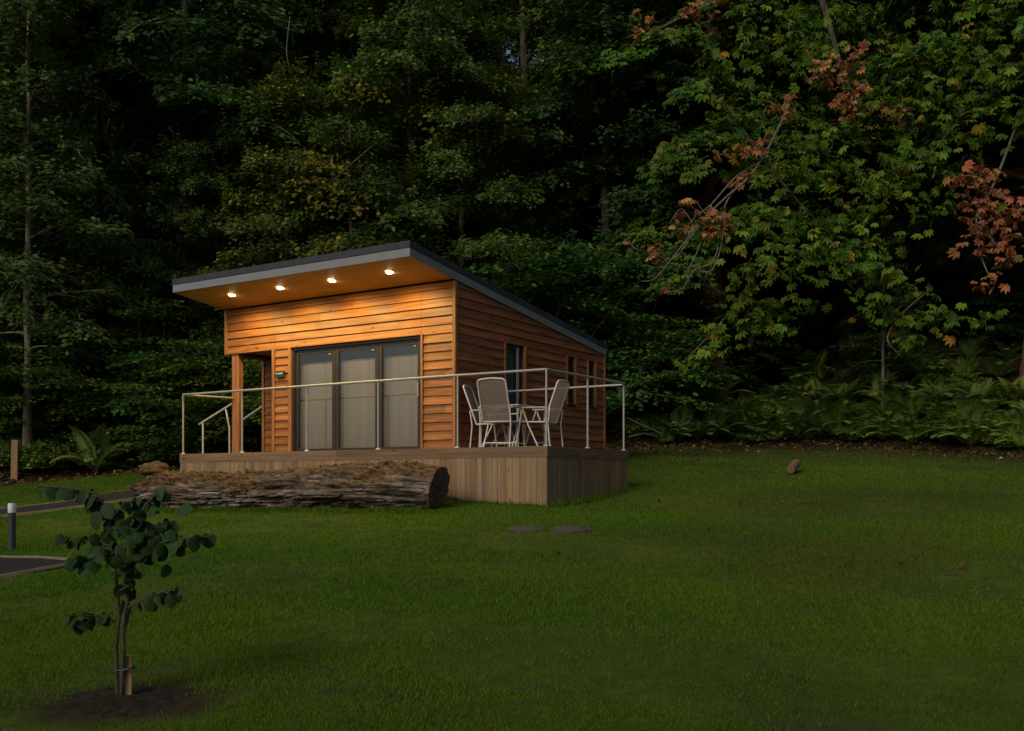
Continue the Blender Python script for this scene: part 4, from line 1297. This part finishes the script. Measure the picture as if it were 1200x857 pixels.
bough(T['lobed'], [([A(340, 130, 1), A(342, 95, .5), A(336, 60), A(340, 20, -.2)], 0.03), ([A(338, 128, 1), A(352, 110, .2), A(362, 102)], 0.025)], 0.03,
      [(A(340, 30), 0.4, 8)], GREEN, 17, 'bark_pale', 0.12)
bough(T['lobed'], [([A(205, 200, 2), A(180, 195, .6), A(150, 185)], 0.035), ([A(212, 245, 1.5), A(232, 225, .4), A(248, 205)], 0.03), ([A(168, 215, .5), A(150, 190), A(146, 180)], 0.035)], 0.03,
      [(A(150, 185), 0.4, 8)], GREEN, 18, 'bark_pale', 0.12)
# bright lower sprays of the chestnuts
yb = 23.0
CH2 = [(0.085, 0.155, 0.014, 5), (0.140, 0.185, 0.016, 3.5), (0.060, 0.120, 0.013, 5), (0.26, 0.16, 0.02, 0.6)]
bough(T['chest'], [([A(880, 330, 4), A(850, 372, 2), A(820, 405, 1), A(800, 425)], 0.02)], 0.03,
      [(A(815, 422), 0.36, 16), (A(840, 410), 0.3, 12), (A(880, 385, 1), 0.7, 40), (A(905, 360, 1.5), 0.8, 50), (A(870, 350, 1.2), 0.7, 40)], CH2, 9, 'twig', 0.23, flat=0.35)
yb = 22.5
bough(T['chest2'], [([A(1090, 340, 3), A(1060, 365, 1), A(1040, 395), A(1050, 412)], 0.022)], 0.03,
      [(A(1050, 372), 0.6, 24), (A(1090, 368), 0.6, 26), (A(1130, 372), 0.5, 16), (A(1060, 398), 0.3, 10), (A(1110, 382), 0.5, 16), (A(1005, 320), 0.8, 40), (A(1045, 345), 0.7, 36), (A(960, 290), 0.9, 50), (A(1010, 290), 0.8, 44), (A(905, 300), 0.8, 40)], CH2, 10, 'twig', 0.23, flat=0.3)

yb = 23.2
bough(T['chest2'], [([A(1195, 60, 2), A(1150, 110, 1), A(1100, 170, .6), A(1060, 215, .4)], 0.04)], 0.03,
      [(A(*q), 1.0, 44) for q in ((1160, 20), (1175, 75), (1100, 40), (1130, 105), (1085, 120), (1170, 140), (1100, 175), (1050, 195), (1075, 235), (1010, 215))], CH2, 21, 'bark_dark', 0.23, flat=0.15)
yb = 24.2
bough(T['chest'], [([A(850, 120, 4), A(890, 180, 2), A(930, 230, 1), A(960, 262, .5)], 0.05)], 0.03,
      [(A(*q), 1.0, 42) for q in ((930, 30), (880, 60), (945, 70), (870, 118), (965, 165), (925, 205), (985, 250), (870, 262), (900, 318))], CH2, 22, 'bark_dark', 0.23, flat=0.15)
# shrubs (understorey)
def gen_shrub(seed, H, Rc, nst, dens, leafL, pal):
    rng = np.random.default_rng(seed); rr = random.Random(seed)
    wood = MB(); P_, A_, N_ = [], [], []
    for i in range(nst):
        az = rr.uniform(0, 6.28); el = rr.uniform(0.5, 1.45)
        d = Vector((math.cos(az) * math.cos(el), math.sin(az) * math.cos(el), math.sin(el)))
        L = H * rr.uniform(0.6, 1.05); p = Vector((rr.uniform(-.2, .2), rr.uniform(-.2, .2), -0.1)); path = [p.copy()]
        for k in range(7):
            d = (d + Vector((rr.uniform(-.15, .15), rr.uniform(-.15, .15), -0.10))).normalized(); p = p + d * L / 7; path.append(p.copy())
        wood.tube(path, [0.02 * (1 - 0.85 * k / 7) + 0.003 for k in range(8)], 5, cap=False)
        for s_i in range(9):
            s = rr.uniform(0.12, 1); k = min(6.99, s * 7); a = int(k); q0 = path[a].lerp(path[a + 1], k - a)
            aa = rr.uniform(0, 6.28); sd = Vector((math.cos(aa), math.sin(aa), rr.uniform(-0.25, 0.25))).normalized(); Ls = Rc * rr.uniform(0.25, 0.5)
            n = max(4, int(dens * Ls)); u = rng.random(n) ** 0.8
            sdn = np.array(sd); side = np.cross(sdn, (0, 0, 1.0)); side /= np.linalg.norm(side)
            w = rng.normal(0, 0.17, n) * Ls * 1.3
            pos = np.array(q0) + np.outer(u * Ls, sdn) + np.outer(w, side); pos[:, 2] += rng.normal(0, 0.04, n) - 0.15 * u * u * Ls
            ax = sdn + np.sign(w)[:, None] * side + rng.normal(0, 0.3, (n, 3)); ax[:, 2] -= 0.3
            P_.append(pos); A_.append(ax); N_.append(np.array((0, 0, 1.0)) + rng.normal(0, 0.4, (n, 3)))
    P_ = np.concatenate(P_); A_ = np.concatenate(A_); N_ = np.concatenate(N_); n = len(P_)
    P_[:, 2] = np.maximum(P_[:, 2], 0.05)
    sz = leafL * (0.7 + 0.6 * rng.random(n))
    return wood, kites(P_, A_, N_, sz, sz * 0.66, 0.45), pick(rng, pal, n)


SH = {}
SH['hazel'] = tree_thing('hazel_shrub', 'spreading green understorey shrub left of the cabin behind the porch', gen_shrub(41, 4.2, 3.0, 32, 100, 0.135, GREEN), 'bark_dark', place(190, 27.3), 0, None, 'shrub')
SH['olive'] = tree_thing('hazel_shrub', 'olive-leaved understorey shrub at the left edge of the wood', gen_shrub(42, 4.4, 3.2, 32, 100, 0.125, OLIVE), 'bark_dark', place(100, 27.4), 0, None, 'shrub')
SH['low'] = tree_thing('bramble_bush', 'low bramble bush just right of the timber post at left', gen_shrub(43, 1.1, 1.2, 26, 85, 0.095, [(0.12, 0.19, 0.035, 4), (0.09, 0.15, 0.03, 4), (0.22, 0.24, 0.06, 1)]), 'bark_dark', place(52, 25.6), 0, None, 'shrub')


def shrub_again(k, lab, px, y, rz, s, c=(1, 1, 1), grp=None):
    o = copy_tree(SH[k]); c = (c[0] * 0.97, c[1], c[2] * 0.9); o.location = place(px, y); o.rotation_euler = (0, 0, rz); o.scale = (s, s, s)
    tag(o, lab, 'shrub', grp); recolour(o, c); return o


shrub_again('olive', 'olive shrub immediately behind the left roof corner', 262, 26.4, 1.4, 0.9)
shrub_again('hazel', 'green shrub hanging over the dark gap left of the porch', 135, 28.8, 2.8, 1.15, (0.9, 0.95, 0.9))
shrub_again('hazel', 'shrub with pale leaves right behind the low back corner of the cabin', 735, 27.5, 0.5, 0.95, (1.25, 1.2, 1.0))
shrub_again('olive', 'dark shrub between the cabin back corner and the chestnut trunk', 762, 31.5, 3.0, 1.0, (0.8, 0.85, 0.8))
shrub_again('hazel', 'dark shrub peeping over the middle of the roof', 560, 27.6, 5.0, 1.35, (1.0, 1.0, 0.9))
shrub_again('olive', 'yellowish shrub peeping over the left half of the roof', 372, 27.0, 4.0, 1.1, (1.6, 1.4, 1.0))
shrub_again('hazel', 'shrub hanging over the right slope of the roof', 640, 27.8, 2.2, 1.25, (0.95, 1.0, 0.9))
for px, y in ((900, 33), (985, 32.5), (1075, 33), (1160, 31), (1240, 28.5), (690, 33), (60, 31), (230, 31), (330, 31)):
    shrub_again('hazel', 'dim shrub in the deep shade below the trees', px, y, rp.uniform(0, 6), rp.uniform(0.6, 0.95), (0.6, 0.65, 0.6), 'shrubs in the deep shade')  # leaves also tinted darker, deep shade put into the colour

# ferns
def gen_fern(seed, nf, L, pal):
    rng = np.random.default_rng(seed); rr = random.Random(seed)
    V, wood = [], MB(); Cc = []
    fronds = []
    for i in range(nf):
        az = i * 6.283 / nf + rr.uniform(-.3, .3); el = rr.uniform(0.9, 1.4); Lf = L * rr.uniform(0.7, 1.1)
        d = Vector((math.cos(az) * math.cos(el), math.sin(az) * math.cos(el), math.sin(el))); p = Vector((0, 0, 0)); path = [p.copy()]
        for k in range(20):
            d = (d + Vector((0, 0, -0.055 - 0.004 * k))).normalized(); p = p + d * Lf / 20; path.append(p.copy())
        wood.tube(path[::4], [0.006, 0.005, 0.004, 0.003, 0.002, 0.001], 4, cap=False)
        pos, ax, nm, ln_ = [], [], [], []
        for k in range(3, 21):
            t = k / 20; dd = (path[k] - path[k - 1]).normalized(); sd = dd.cross(Vector((0, 0, 1))).normalized(); up = sd.cross(dd)
            pl_ = Lf * 0.30 * math.sin(math.pi * min(1, (1.06 - t) * 1.05)) ** 0.8 * (1.05 - t) ** 0.35 + 0.01
            for s in (-1, 1):
                for h in (0.0, 0.34, 0.67):
                    pos.append(path[k] - dd * Lf / 20 * h); ax.append(sd * s + dd * 0.35 + Vector((0, 0, -0.22))); nm.append(up); ln_.append(pl_ * rr.uniform(0.85, 1.1))
        ln_ = np.array(ln_)
        v = kites(np.array(pos), np.array(ax), np.array(nm), ln_, np.full(len(ln_), Lf / 20 * 0.42), 0.35, 0.1, 0.08)
        V.append(v); b = pick(rng, pal, 1, 0.15); Cc.append(np.repeat(b, len(v), axis=0) * (1 + rng.uniform(-.12, .12, (len(v), 1))))
    return wood, np.concatenate(V), np.concatenate(Cc)


FERN = [(0.10, 0.175, 0.04, 4), (0.13, 0.21, 0.045, 4), (0.075, 0.14, 0.04, 3)]
FY = [(0.19, 0.25, 0.06, 4), (0.15, 0.22, 0.05, 4)]
fern_src = []
for k, (nf, L, pal) in enumerate(((13, 1.25, FERN), (11, 1.05, FERN), (12, 1.15, FY))):
    wood, V4, cols = gen_fern(60 + k, nf, L, pal)
    t = thing('fern', 'fern', 'fern', (0, 0, 0), 0)
    wood.build('stem', M['stem'], t); leaves_obj('frond', V4, cols, M['fern'], t)
    fern_src.append([t, False])


def fern_at(k, x, y, s, lab, grp, c=(1, 1, 1)):
    t, used = fern_src[k]
    if not used: o = t; fern_src[k][1] = True
    else: o = copy_tree(t)
    o.location = (x, y, gz(x, y)); o.rotation_euler = (rp.uniform(-.1, .1), rp.uniform(-.1, .1), rp.uniform(0, 6.28)); o.scale = (s, s, s * rp.uniform(0.85, 1.1))
    tag(o, lab, 'fern', grp); recolour(o, c); return o


p = place(113, 25.5)
fern_at(2, p.x, p.y, 1.15, 'large pale yellow-green fern left of the deck', None)
FR = 'green fern in the bank of ferns right of the cabin'
cnt_ = 0
for i in range(150):
    px = rp.uniform(760, 1235); x_ = (px - CX) / F
    yy = 0.15 + 6.5 * rp.random() ** 2.1
    # edge along this ray
    y0 = 20.0
    for k in range(200):
        if edge_d(x_ * y0, y0) > 0: break
        y0 += 0.1
    yv = y0 + yy
    fern_at(rp.choice((0, 0, 1, 1, 1)) if rp.random() > 0.12 else 2, x_ * yv, yv, rp.uniform(0.62, 0.95), FR, 'ferns on the bank right of the cabin', (1.5, 1.42, 1.1) if yy < 3.5 else (1.05, 1.15, 1.1))  # front ferns tinted brighter, painting in light from the lawn side
FLB = 'small green fern along the foot of the wood left of the cabin'
for i in range(22):
    px = rp.uniform(-15, 235); x_ = (px - CX) / F; y0 = 18.0
    for k in range(200):
        if edge_d(x_ * y0, y0) > 0: break
        y0 += 0.1
    yv = y0 + rp.uniform(0.5, 3.0)
    fern_at(rp.choice((0, 1)), x_ * yv, yv, rp.uniform(0.6, 0.95), FLB, 'ferns at the foot of the left wood')
for i in range(116):
    left = i >= 72
    px = rp.uniform(725, 1230) if not left else rp.uniform(-10, 235)
    x_ = (px - CX) / F; y0 = 18.0
    for k in range(220):
        if edge_d(x_ * y0, y0) > 0: break
        y0 += 0.1
    yv = y0 + rp.uniform(0.1, 3.2)
    shrub_again('low', 'low bright bramble along the edge of the lawn left of the cabin' if left else 'low bright bramble along the edge of the lawn right of the cabin', px, yv, rp.uniform(0, 6), rp.uniform(0.25, 0.62), (rp.uniform(1.1, 1.9),) * 3,
                'brambles left of the cabin' if left else 'brambles right of the cabin')

# dead sticks in the undergrowth behind the deck
for k, (a, b, c_) in enumerate((((735, 490), (752, 498), (775, 508)), ((737, 512), (755, 508), (770, 512)), ((790, 500), (806, 496), (812, 486)), ((742, 500), (760, 490), (770, 484)))):
    y = 25.5 + 0.3 * k
    mb = MB(); mb.tube([at(*a, y), at(*b, y + 0.2), at(*c_, y + 0.1)], [0.03, 0.022, 0.008], 6)
    o = mb.build('fallen_branch', M['twig'], None, True)
    tag(o, ('thick dead branch lying in the brambles beside the deck', 'short dead branch at the foot of the brambles beside the deck', 'upright dead twig among the ferns right of the deck', 'thin dead branch slanting over the brambles by the deck')[k], 'branch')

# ------------------------------------------------------------------ grass and fallen leaves (nobody could count them)
rng = np.random.default_rng(99)


def in_cabin(x, y, m=0.0):
    dx, dy = x - PC.x, y - PC.y
    lx = dx * EX.x + dy * EX.y; ly = dx * EY.x + dy * EY.y
    return ((lx > -W - 0.3 - m) & (lx < 0.1) & (ly > -1.1 - m) & (ly < D + m)) | ((lx > -0.5) & (lx < 2.41 + m) & (ly > -1.09 - m) & (ly < 1.55 + m))


def near_line(x, y, pts, half):
    r = np.zeros(len(x), bool)
    for a, b in zip(pts[:-1], pts[1:]):
        ab = np.array((b.x - a.x, b.y - a.y)); L2 = (ab ** 2).sum()
        t = np.clip(((x - a.x) * ab[0] + (y - a.y) * ab[1]) / L2, 0, 1)
        r |= np.hypot(x - a.x - t * ab[0], y - a.y - t * ab[1]) < half
    return r


NB = 1150000
yv = 3.9 * (26.0 / 3.9) ** (rng.random(NB) ** 0.92)
xv = (rng.random(NB) * 2 - 1) * (0.56 * yv + 3.2)
ed_ = edge_d(xv, yv) + 0.35 * np.sin(xv * 2.3) * np.sin(yv * 2.9 + xv)
ok = (rng.random(NB) < np.where(xv > 2, 1 - 0.8 * smooth(-7.5, -1.0, ed_ * 1.0 + 1.2 * np.sin(xv * 1.1 + 2) * np.sin(yv * 0.9)) - 0.2 * smooth(-0.6, 0.3, ed_), 1 - smooth(-0.3, 0.3, ed_))) & ~in_cabin(xv, yv)
mid = [pu[i].lerp(pl[i], 0.5) for i in range(len(pu))]
ok &= ~near_line(xv, yv, mid, 0.24 + 0.0)
dxy = [ext(a0, a1, 4.0), ext(b0, b1, 4.0), b1, a1]
poly = np.array([(p_.x, p_.y) for p_ in (dxy[0], dxy[1], dxy[2], dxy[3])])
inside = np.zeros(NB, bool); j = 3
for i in range(4):
    xi, yi = poly[i]; xj, yj = poly[j]
    c_ = ((yi > yv) != (yj > yv)) & (xv < (xj - xi) * (yv - yi) / (yj - yi + 1e-12) + xi)
    inside ^= c_; j = i
ok &= ~inside
ds = np.hypot((xv - SAP.x - 0.05) / 0.44, (yv - SAP.y + 0.08) / 0.38) + 0.3 * np.sin(xv * 9) * np.sin(yv * 8)
ok &= (rng.random(NB) < np.clip((ds - 0.75) / 0.7, 0.04, 1))
for px, py in ((617, 621.5), (671, 621.5)):
    p_ = hit(px, py); ok &= np.hypot(xv - p_.x, yv - p_.y) > 0.225
# thin worn patches
worn = np.sin(xv * 0.8 + 1.0 + 0.6 * np.sin(yv * 1.1)) * np.sin(yv * 1.3 + 0.7 * np.sin(xv * 0.9)) + 0.35 * np.sin(xv * 3.1 + yv * 2) * np.sin(yv * 4.3)
ok &= (worn < 0.50) | (rng.random(NB) < 0.3)
xv, yv, worn = xv[ok], yv[ok], worn[ok]
# longer unmown grass against the deck skirting and the log
ne = 9000
ea = rng.random(ne); eo = np.abs(rng.normal(0, 0.045, ne)) + 0.012
side_ = rng.random(ne) < 0.32
lx_ = np.where(side_, DX1 + eo, DX0 + (DX1 - DX0) * ea); ly_ = np.where(side_, DY0 + (DY1 - DY0) * ea, DY0 - eo)
xe = PC.x + EX.x * lx_ + EY.x * ly_; ye = PC.y + EX.y * lx_ + EY.y * ly_
el_ = rng.random(5000); xl = LA.x + (LB.x - LA.x) * el_ + ln.x * (0.38 + np.abs(rng.normal(0, 0.06, 5000))); yl_ = LA.y + (LB.y - LA.y) * el_ + ln.y * (0.38 + np.abs(rng.normal(0, 0.06, 5000)))
n0 = len(xv)
xv = np.concatenate([xv, xe, xl]); yv = np.concatenate([yv, ye, yl_]); worn = np.concatenate([worn, np.zeros(ne + 5000)])
n = len(xv); zv = G(xv, yv)
sc = np.clip(yv / 6.0, 0.8, 3.0) ** 0.8
hgt = (0.014 + 0.020 * rng.random(n)) * np.clip(sc, 0.9, 1.25); wid = 0.0025 * sc * (0.7 + 0.6 * rng.random(n))
hgt *= 0.75 + 0.5 * (0.5 + 0.5 * np.sin(xv * 5.3 + 2 * np.sin(yv * 3.1)) * np.sin(yv * 4.7))
hgt[n0:] *= 1.2 + 2.2 * rng.random(n - n0) ** 2
az = rng.random(n) * 6.283; lean = rng.normal(0, 0.55, (n, 2)) * hgt[:, None]
dx, dy = np.cos(az) * wid, np.sin(az) * wid
base = np.stack([xv, yv, zv - 0.004], 1)
V3 = np.stack([base + np.stack([-dx, -dy, 0 * dx], 1), base + np.stack([dx, dy, 0 * dx], 1), base + np.stack([lean[:, 0], lean[:, 1], hgt], 1)], 1)
tone = 0.5 + 0.5 * np.sin(xv * 0.7 + 0.9 * np.sin(yv * 0.8)) * np.sin(yv * 0.9 + 1.1 * np.sin(xv * 0.5))
gcol = np.array((0.056, 0.142, 0.010)) * (1 - tone)[:, None] + np.array((0.110, 0.180, 0.008)) * tone[:, None]
gcol = gcol * (0.6 + 0.8 * rng.random((n, 1)))
brn = np.clip(0.5 + 0.9 * np.sin(xv * 0.43 + 1.7 + np.sin(yv * 0.5)) * np.sin(yv * 0.75 + 0.6 * np.sin(xv * 0.8)) + 0.35 * np.sin(xv * 1.9 + yv) * np.sin(yv * 2.6 - xv * 0.7), 0, 1)[:, None] * np.clip((xv + 3) / 6, 0.15, 1)[:, None]
gcol = gcol * (1 - 0.55 * brn) + np.array((0.085, 0.082, 0.022)) * 0.55 * brn
straw = rng.random(n) < 0.05 + 0.16 * (worn > 0.35)
gcol[straw] = np.array((0.14, 0.115, 0.05)) * (0.6 + 0.7 * rng.random((int(straw.sum()), 1)))
gr = mesh_np('grass', V3.reshape(-1, 3), np.arange(n * 3, dtype=np.int32), np.full(n, 3), M['grass'], None, np.repeat(gcol, 3, axis=0))
tag(gr, 'short mown grass blades covering the lawn', 'grass', kind='stuff')

# leaf litter on the edge of the wood, plus a few strays on the lawn
nl = 9000
px = rng.random(nl) * 1300 - 60
yy = np.zeros(nl); xx = np.zeros(nl)
xs_ = np.linspace(-15, 15, 400)
xx = rng.random(nl) * 32 - 16
yy = np.interp(xx, EDGE_X, EDGE_Y) + rng.normal(0.4, 0.7, nl) - rng.exponential(2.2, nl) * (xx > 2) * (rng.random(nl) < 0.45)
k = rng.random(nl) < 0.014
yy[k] = 8 + rng.random(int(k.sum())) * 15
okl = ~in_cabin(xx, yy, 0.05)
xx, yy = xx[okl], yy[okl]; nl = len(xx)
zz = G(xx, yy) + 0.025 + 0.012 * rng.random(nl)
axv = rng.normal(0, 1, (nl, 3)); axv[:, 2] *= 0.3
nmv = np.array((0, -0.25, 1.0)) + rng.normal(0, 0.45, (nl, 3))
szv = np.where(edge_d(xx, yy) < -3.0, 0.035 + 0.035 * rng.random(nl), 0.06 + 0.07 * rng.random(nl))
V4 = kites(np.stack([xx, yy, zz], 1), axv, nmv, szv, szv * 0.75, 0.5, 0.2)
lcol = pick(rng, [(0.115, 0.046, 0.022, 5), (0.16, 0.065, 0.03, 2), (0.055, 0.03, 0.018, 5), (0.24, 0.20, 0.10, 0.6)], nl, 0.4)
ll = leaves_obj('leaf_litter', V4, lcol, M['litter'], None)
tag(ll, 'scattered brown fallen leaves along the edge of the lawn', 'leaf litter', kind='stuff')

# ------------------------------------------------------------------ sapling in the foreground
sap = thing('sapling', 'young foreground sapling with round dark leaves on thin stems', 'sapling', SAP)
ys_ = SAP.y
S = lambda px, py, dy=0.0: at(px, py, ys_ + dy) - SAP
mb = MB()
stems = [
    ([S(138, 818), S(136, 760, .01), S(140, 720, .02), S(137, 690, .03), S(132, 640, .05), S(128, 600, .06), S(112, 578, .05), S(80, 572, .03), S(45, 570, 0)], 0.010),
    ([S(142, 818), S(145, 760, -.01), S(144, 735, -.02), S(152, 690, -.03), S(157, 650, -.05), S(160, 610, -.06), S(172, 590, -.08), S(190, 575, -.1)], 0.010),
    ([S(145, 742, -.02), S(152, 715, 0), S(146, 680, .04), S(152, 640, .08), S(158, 610, .1)], 0.007),
    ([S(139, 730, .02), S(120, 722, .0), S(100, 722, -.08), S(78, 722, -.14)], 0.004),
    ([S(150, 712, -.03), S(170, 702, -.08), S(190, 694, -.1), S(212, 690, -.13)], 0.004),
    ([S(157, 655, -.05), S(175, 640, -.1), S(205, 632, -.14), S(248, 628, -.2)], 0.005),
    ([S(133, 645, .05), S(115, 640, .1), S(95, 632, .16), S(72, 626, .2)], 0.004),
    ([S(130, 610, .06), S(145, 590, .15), S(168, 585, .2)], 0.004),
    ([S(133, 650, .05), S(125, 650, -.08), S(105, 655, -.15), S(88, 650, -.18)], 0.004),
    ([S(158, 630, -.05), S(175, 618, .1), S(195, 612, .18), S(205, 618, .2)], 0.004),
]
for pts, r_ in stems:
    mb.tube(pts, [r_ * (1 - 0.7 * i / len(pts)) + 0.0012 for i in range(len(pts))], 8)
mb.build('stem', M['stem'], sap, True)
rs = random.Random(77); rng = np.random.default_rng(77)
lvv, lff, lcc = [], [], []


def round_leaf(p, ax, nm, r, c):
    ax = ax.normalized(); nm = (nm - ax * nm.dot(ax)).normalized(); sd = ax.cross(nm)
    b = len(lvv); k = 14
    lvv.append(tuple(p + ax * r * 0.95)); lcc.append(c)
    for i in range(k):
        a = 2 * math.pi * i / k
        rad = r * (0.96 + 0.10 * math.cos(a) + 0.42 * max(0, math.cos(a)) ** 6) * (1 - (0.22 if i == k // 2 else 0.0)) * rs.uniform(0.95, 1.04)
        u = math.cos(a) * rad; w = math.sin(a) * rad
        q = p + ax * (r * 0.95 + u) + sd * w + nm * (-0.42 * (w * w) / r - 0.30 * max(0, u) ** 2 / r + rs.uniform(-1, 1) * r * 0.03)
        lvv.append(tuple(q)); lcc.append(c)
    for i in range(k): lff.append((b, b + 1 + i, b + 1 + (i + 1) % k))


def leafy(path, n, t0, rmin=0.017, rmax=0.037):
    for i in range(n):
        t = t0 + (1 - t0) * (i + rs.random() * 0.7) / n
        k = min(len(path) - 1.001, t * (len(path) - 1)); a = int(k); p = path[a].lerp(path[a + 1], k - a)
        d = (path[a + 1] - path[a]).normalized(); sd = d.cross(Vector((0, 0, 1)))
        sd = sd.normalized() if sd.length > 0.1 else Vector((1, 0, 0))
        s = 1 if i % 2 else -1
        ax = sd * s * rs.uniform(0.2, 0.9) + d * rs.uniform(0.0, 0.6) + Vector((rs.uniform(-.35, .35), rs.uniform(-.3, .3), -rs.uniform(0.4, 1.1)))
        nm = Vector((rs.uniform(-.9, .9), -0.6 + rs.uniform(-.6, .6), 0.75 + rs.uniform(-.4, .4)))
        b = rs.uniform(0.5, 1.35); yl = rs.random() < 0.10
        c = (0.028 * b, 0.058 * b, 0.017 * b) if not yl else (0.030 * b, 0.055 * b, 0.018 * b)
        round_leaf(p + Vector((rs.uniform(-1, 1), rs.uniform(-1, 1), rs.uniform(-1, 1))) * 0.02, ax, nm, rs.uniform(rmin, rmax), c)


for (pts, r_), n_, t0 in zip(stems, (44, 38, 18, 19, 19, 30, 17, 17, 17, 17), (0.45, 0.42, 0.35, 0.25, 0.25, 0.1, 0.15, 0.1, 0.1, 0.1)):
    leafy(pts, n_, t0)
for k in range(34):   # fullness in the middle of the crown
    px, py = rs.gauss(152, 26), rs.gauss(622, 17)
    q = S(px, py, rs.uniform(-.16, .16)); b = rs.uniform(0.7, 1.2)
    round_leaf(q, Vector((rs.uniform(-.7, .7), rs.uniform(-.5, .3), -rs.uniform(.3, 1))), Vector((rs.uniform(-.5, .5), -0.8, 0.7)), rs.uniform(0.026, 0.044), (0.028 * b, 0.058 * b, 0.017 * b))
flat = np.array([i for f in lff for i in f], np.int32)
mesh_np('leaves', np.array(lvv), flat, np.full(len(lff), 3), M['waxy'], sap, np.array(lcc), True)
q = S(150.5, 814, 0.03); hS = 50 / F * ys_
mb = MB(); mb.box(-0.018, 0.018, -0.018, 0.018, -0.06, hS)
o = mb.build('stake', M['stake'], None, bevel=0.003); o.location = SAP + q; o.location.z = gz(o.location.x, o.location.y); o.rotation_euler = (0, 0, 0.3)
tag(o, 'short pale wooden stake supporting the foreground sapling', 'stake')
mb = MB(); zt_ = 0.155
ring = [(q.x - 0.062 + 0.085 * (0.5 + 0.5 * math.cos(a)) + (0.0 if math.cos(a) < 0 else 0.015), q.y - 0.01 + 0.030 * math.sin(a), zt_ + 0.008 * math.cos(a)) for a in np.linspace(0, 2 * math.pi, 24)]
mb.tube(ring, 0.006, 6)
o = mb.build('tree_tie', M['black'], None, True); o.location = SAP
tag(o, 'black strap tying the sapling stems to its wooden stake', 'tie')
# loose soil round the sapling
mb = MB(); nb = 46
for i in range(nb):
    for j in range(nb):
        pass
gx = np.linspace(-0.75, 0.8, 90); gy = np.linspace(-0.8, 0.62, 84)
GX, GY = np.meshgrid(gx, gy)
rad = np.hypot((GX - 0.03) / 0.42, (GY + 0.06) / 0.36)
sh = 0.045 * np.clip(1 - rad ** 2, -0.7, 1) - 0.012
bmp = np.zeros_like(sh)
for i in range(GX.shape[0]):
    for j in range(GX.shape[1]):
        vv_ = Vector((GX[i, j] * 9, GY[i, j] * 9, 1.0)); bmp[i, j] = mnoise.noise(vv_) * 0.018 + abs(mnoise.noise(vv_ * 3.1)) * 0.020
gzv = G(GX + SAP.x, GY + SAP.y)
ZZ = gzv + sh + bmp - 0.01
idx = np.arange(GX.size).reshape(GX.shape)
q4 = np.stack([idx[:-1, :-1], idx[:-1, 1:], idx[1:, 1:], idx[1:, :-1]], -1).reshape(-1, 4)
M['soil'] = plain('dark_crumbly_soil', (0.026, 0.019, 0.013), 0.95, 0, 0.6, 22, 0.1, 0.7)
so = mesh_np('soil_bed', np.stack([GX + SAP.x, GY + SAP.y, ZZ], -1).reshape(-1, 3), q4.ravel(), np.full(len(q4), 4), M['soil'], None, np.ones((GX.size, 3)), True)
tag(so, 'dark mound of bare soil round the foot of the sapling', 'soil', kind='structure')

# ------------------------------------------------------------------ light
SUN_EL, SUN_ROT = 33.0, 214.0
w = bpy.data.worlds.new('World'); scene.world = w; w.use_nodes = True
nt = w.node_tree
bg = nt.nodes.get('Background') or nt.nodes.new('ShaderNodeBackground')
sky = nt.nodes.new('ShaderNodeTexSky'); sky.sky_type = 'NISHITA'; sky.sun_disc = False
sky.sun_elevation = R(SUN_EL); sky.sun_rotation = R(SUN_ROT); sky.air_density = 1.0; sky.dust_density = 3.0; sky.ozone_density = 0.6
nt.links.new(sky.outputs[0], bg.inputs[0]); bg.inputs[1].default_value = 0.05
sd_ = bpy.data.lights.new('sun', 'SUN'); sd_.energy = 1.1; sd_.angle = R(22); sd_.color = (1.0, 0.95, 0.86)
so_ = bpy.data.objects.new('sun', sd_); COL.objects.link(so_)
az = R(SUN_ROT)
to_sun = Vector((math.sin(az) * math.cos(R(SUN_EL)), math.cos(az) * math.cos(R(SUN_EL)), math.sin(R(SUN_EL))))
so_.rotation_euler = (-to_sun).to_track_quat('-Z', 'Y').to_euler(); so_.location = to_sun * 60

# ------------------------------------------------------------------ camera
cd = bpy.data.cameras.new('camera'); cam = bpy.data.objects.new('camera', cd); COL.objects.link(cam)
cd.sensor_width = 36; cd.sensor_fit = 'HORIZONTAL'; cd.lens = 36 * F / 1200
cd.shift_y = (HY - 428.5) / 1200
cam.location = (0, 0, EYE); cam.rotation_euler = (R(90), 0, 0)
cd.clip_start = 0.05; cd.clip_end = 600
scene.camera = cam
vs = scene.view_settings
vs.view_transform = 'Standard'; vs.look = 'None'; vs.exposure = 0.42; vs.gamma = 1; vs.use_curve_mapping = False
cy = scene.cycles
cy.max_bounces = 6; cy.diffuse_bounces = 3; cy.glossy_bounces = 3; cy.transmission_bounces = 4; cy.transparent_max_bounces = 8
cy.sample_clamp_indirect = 4
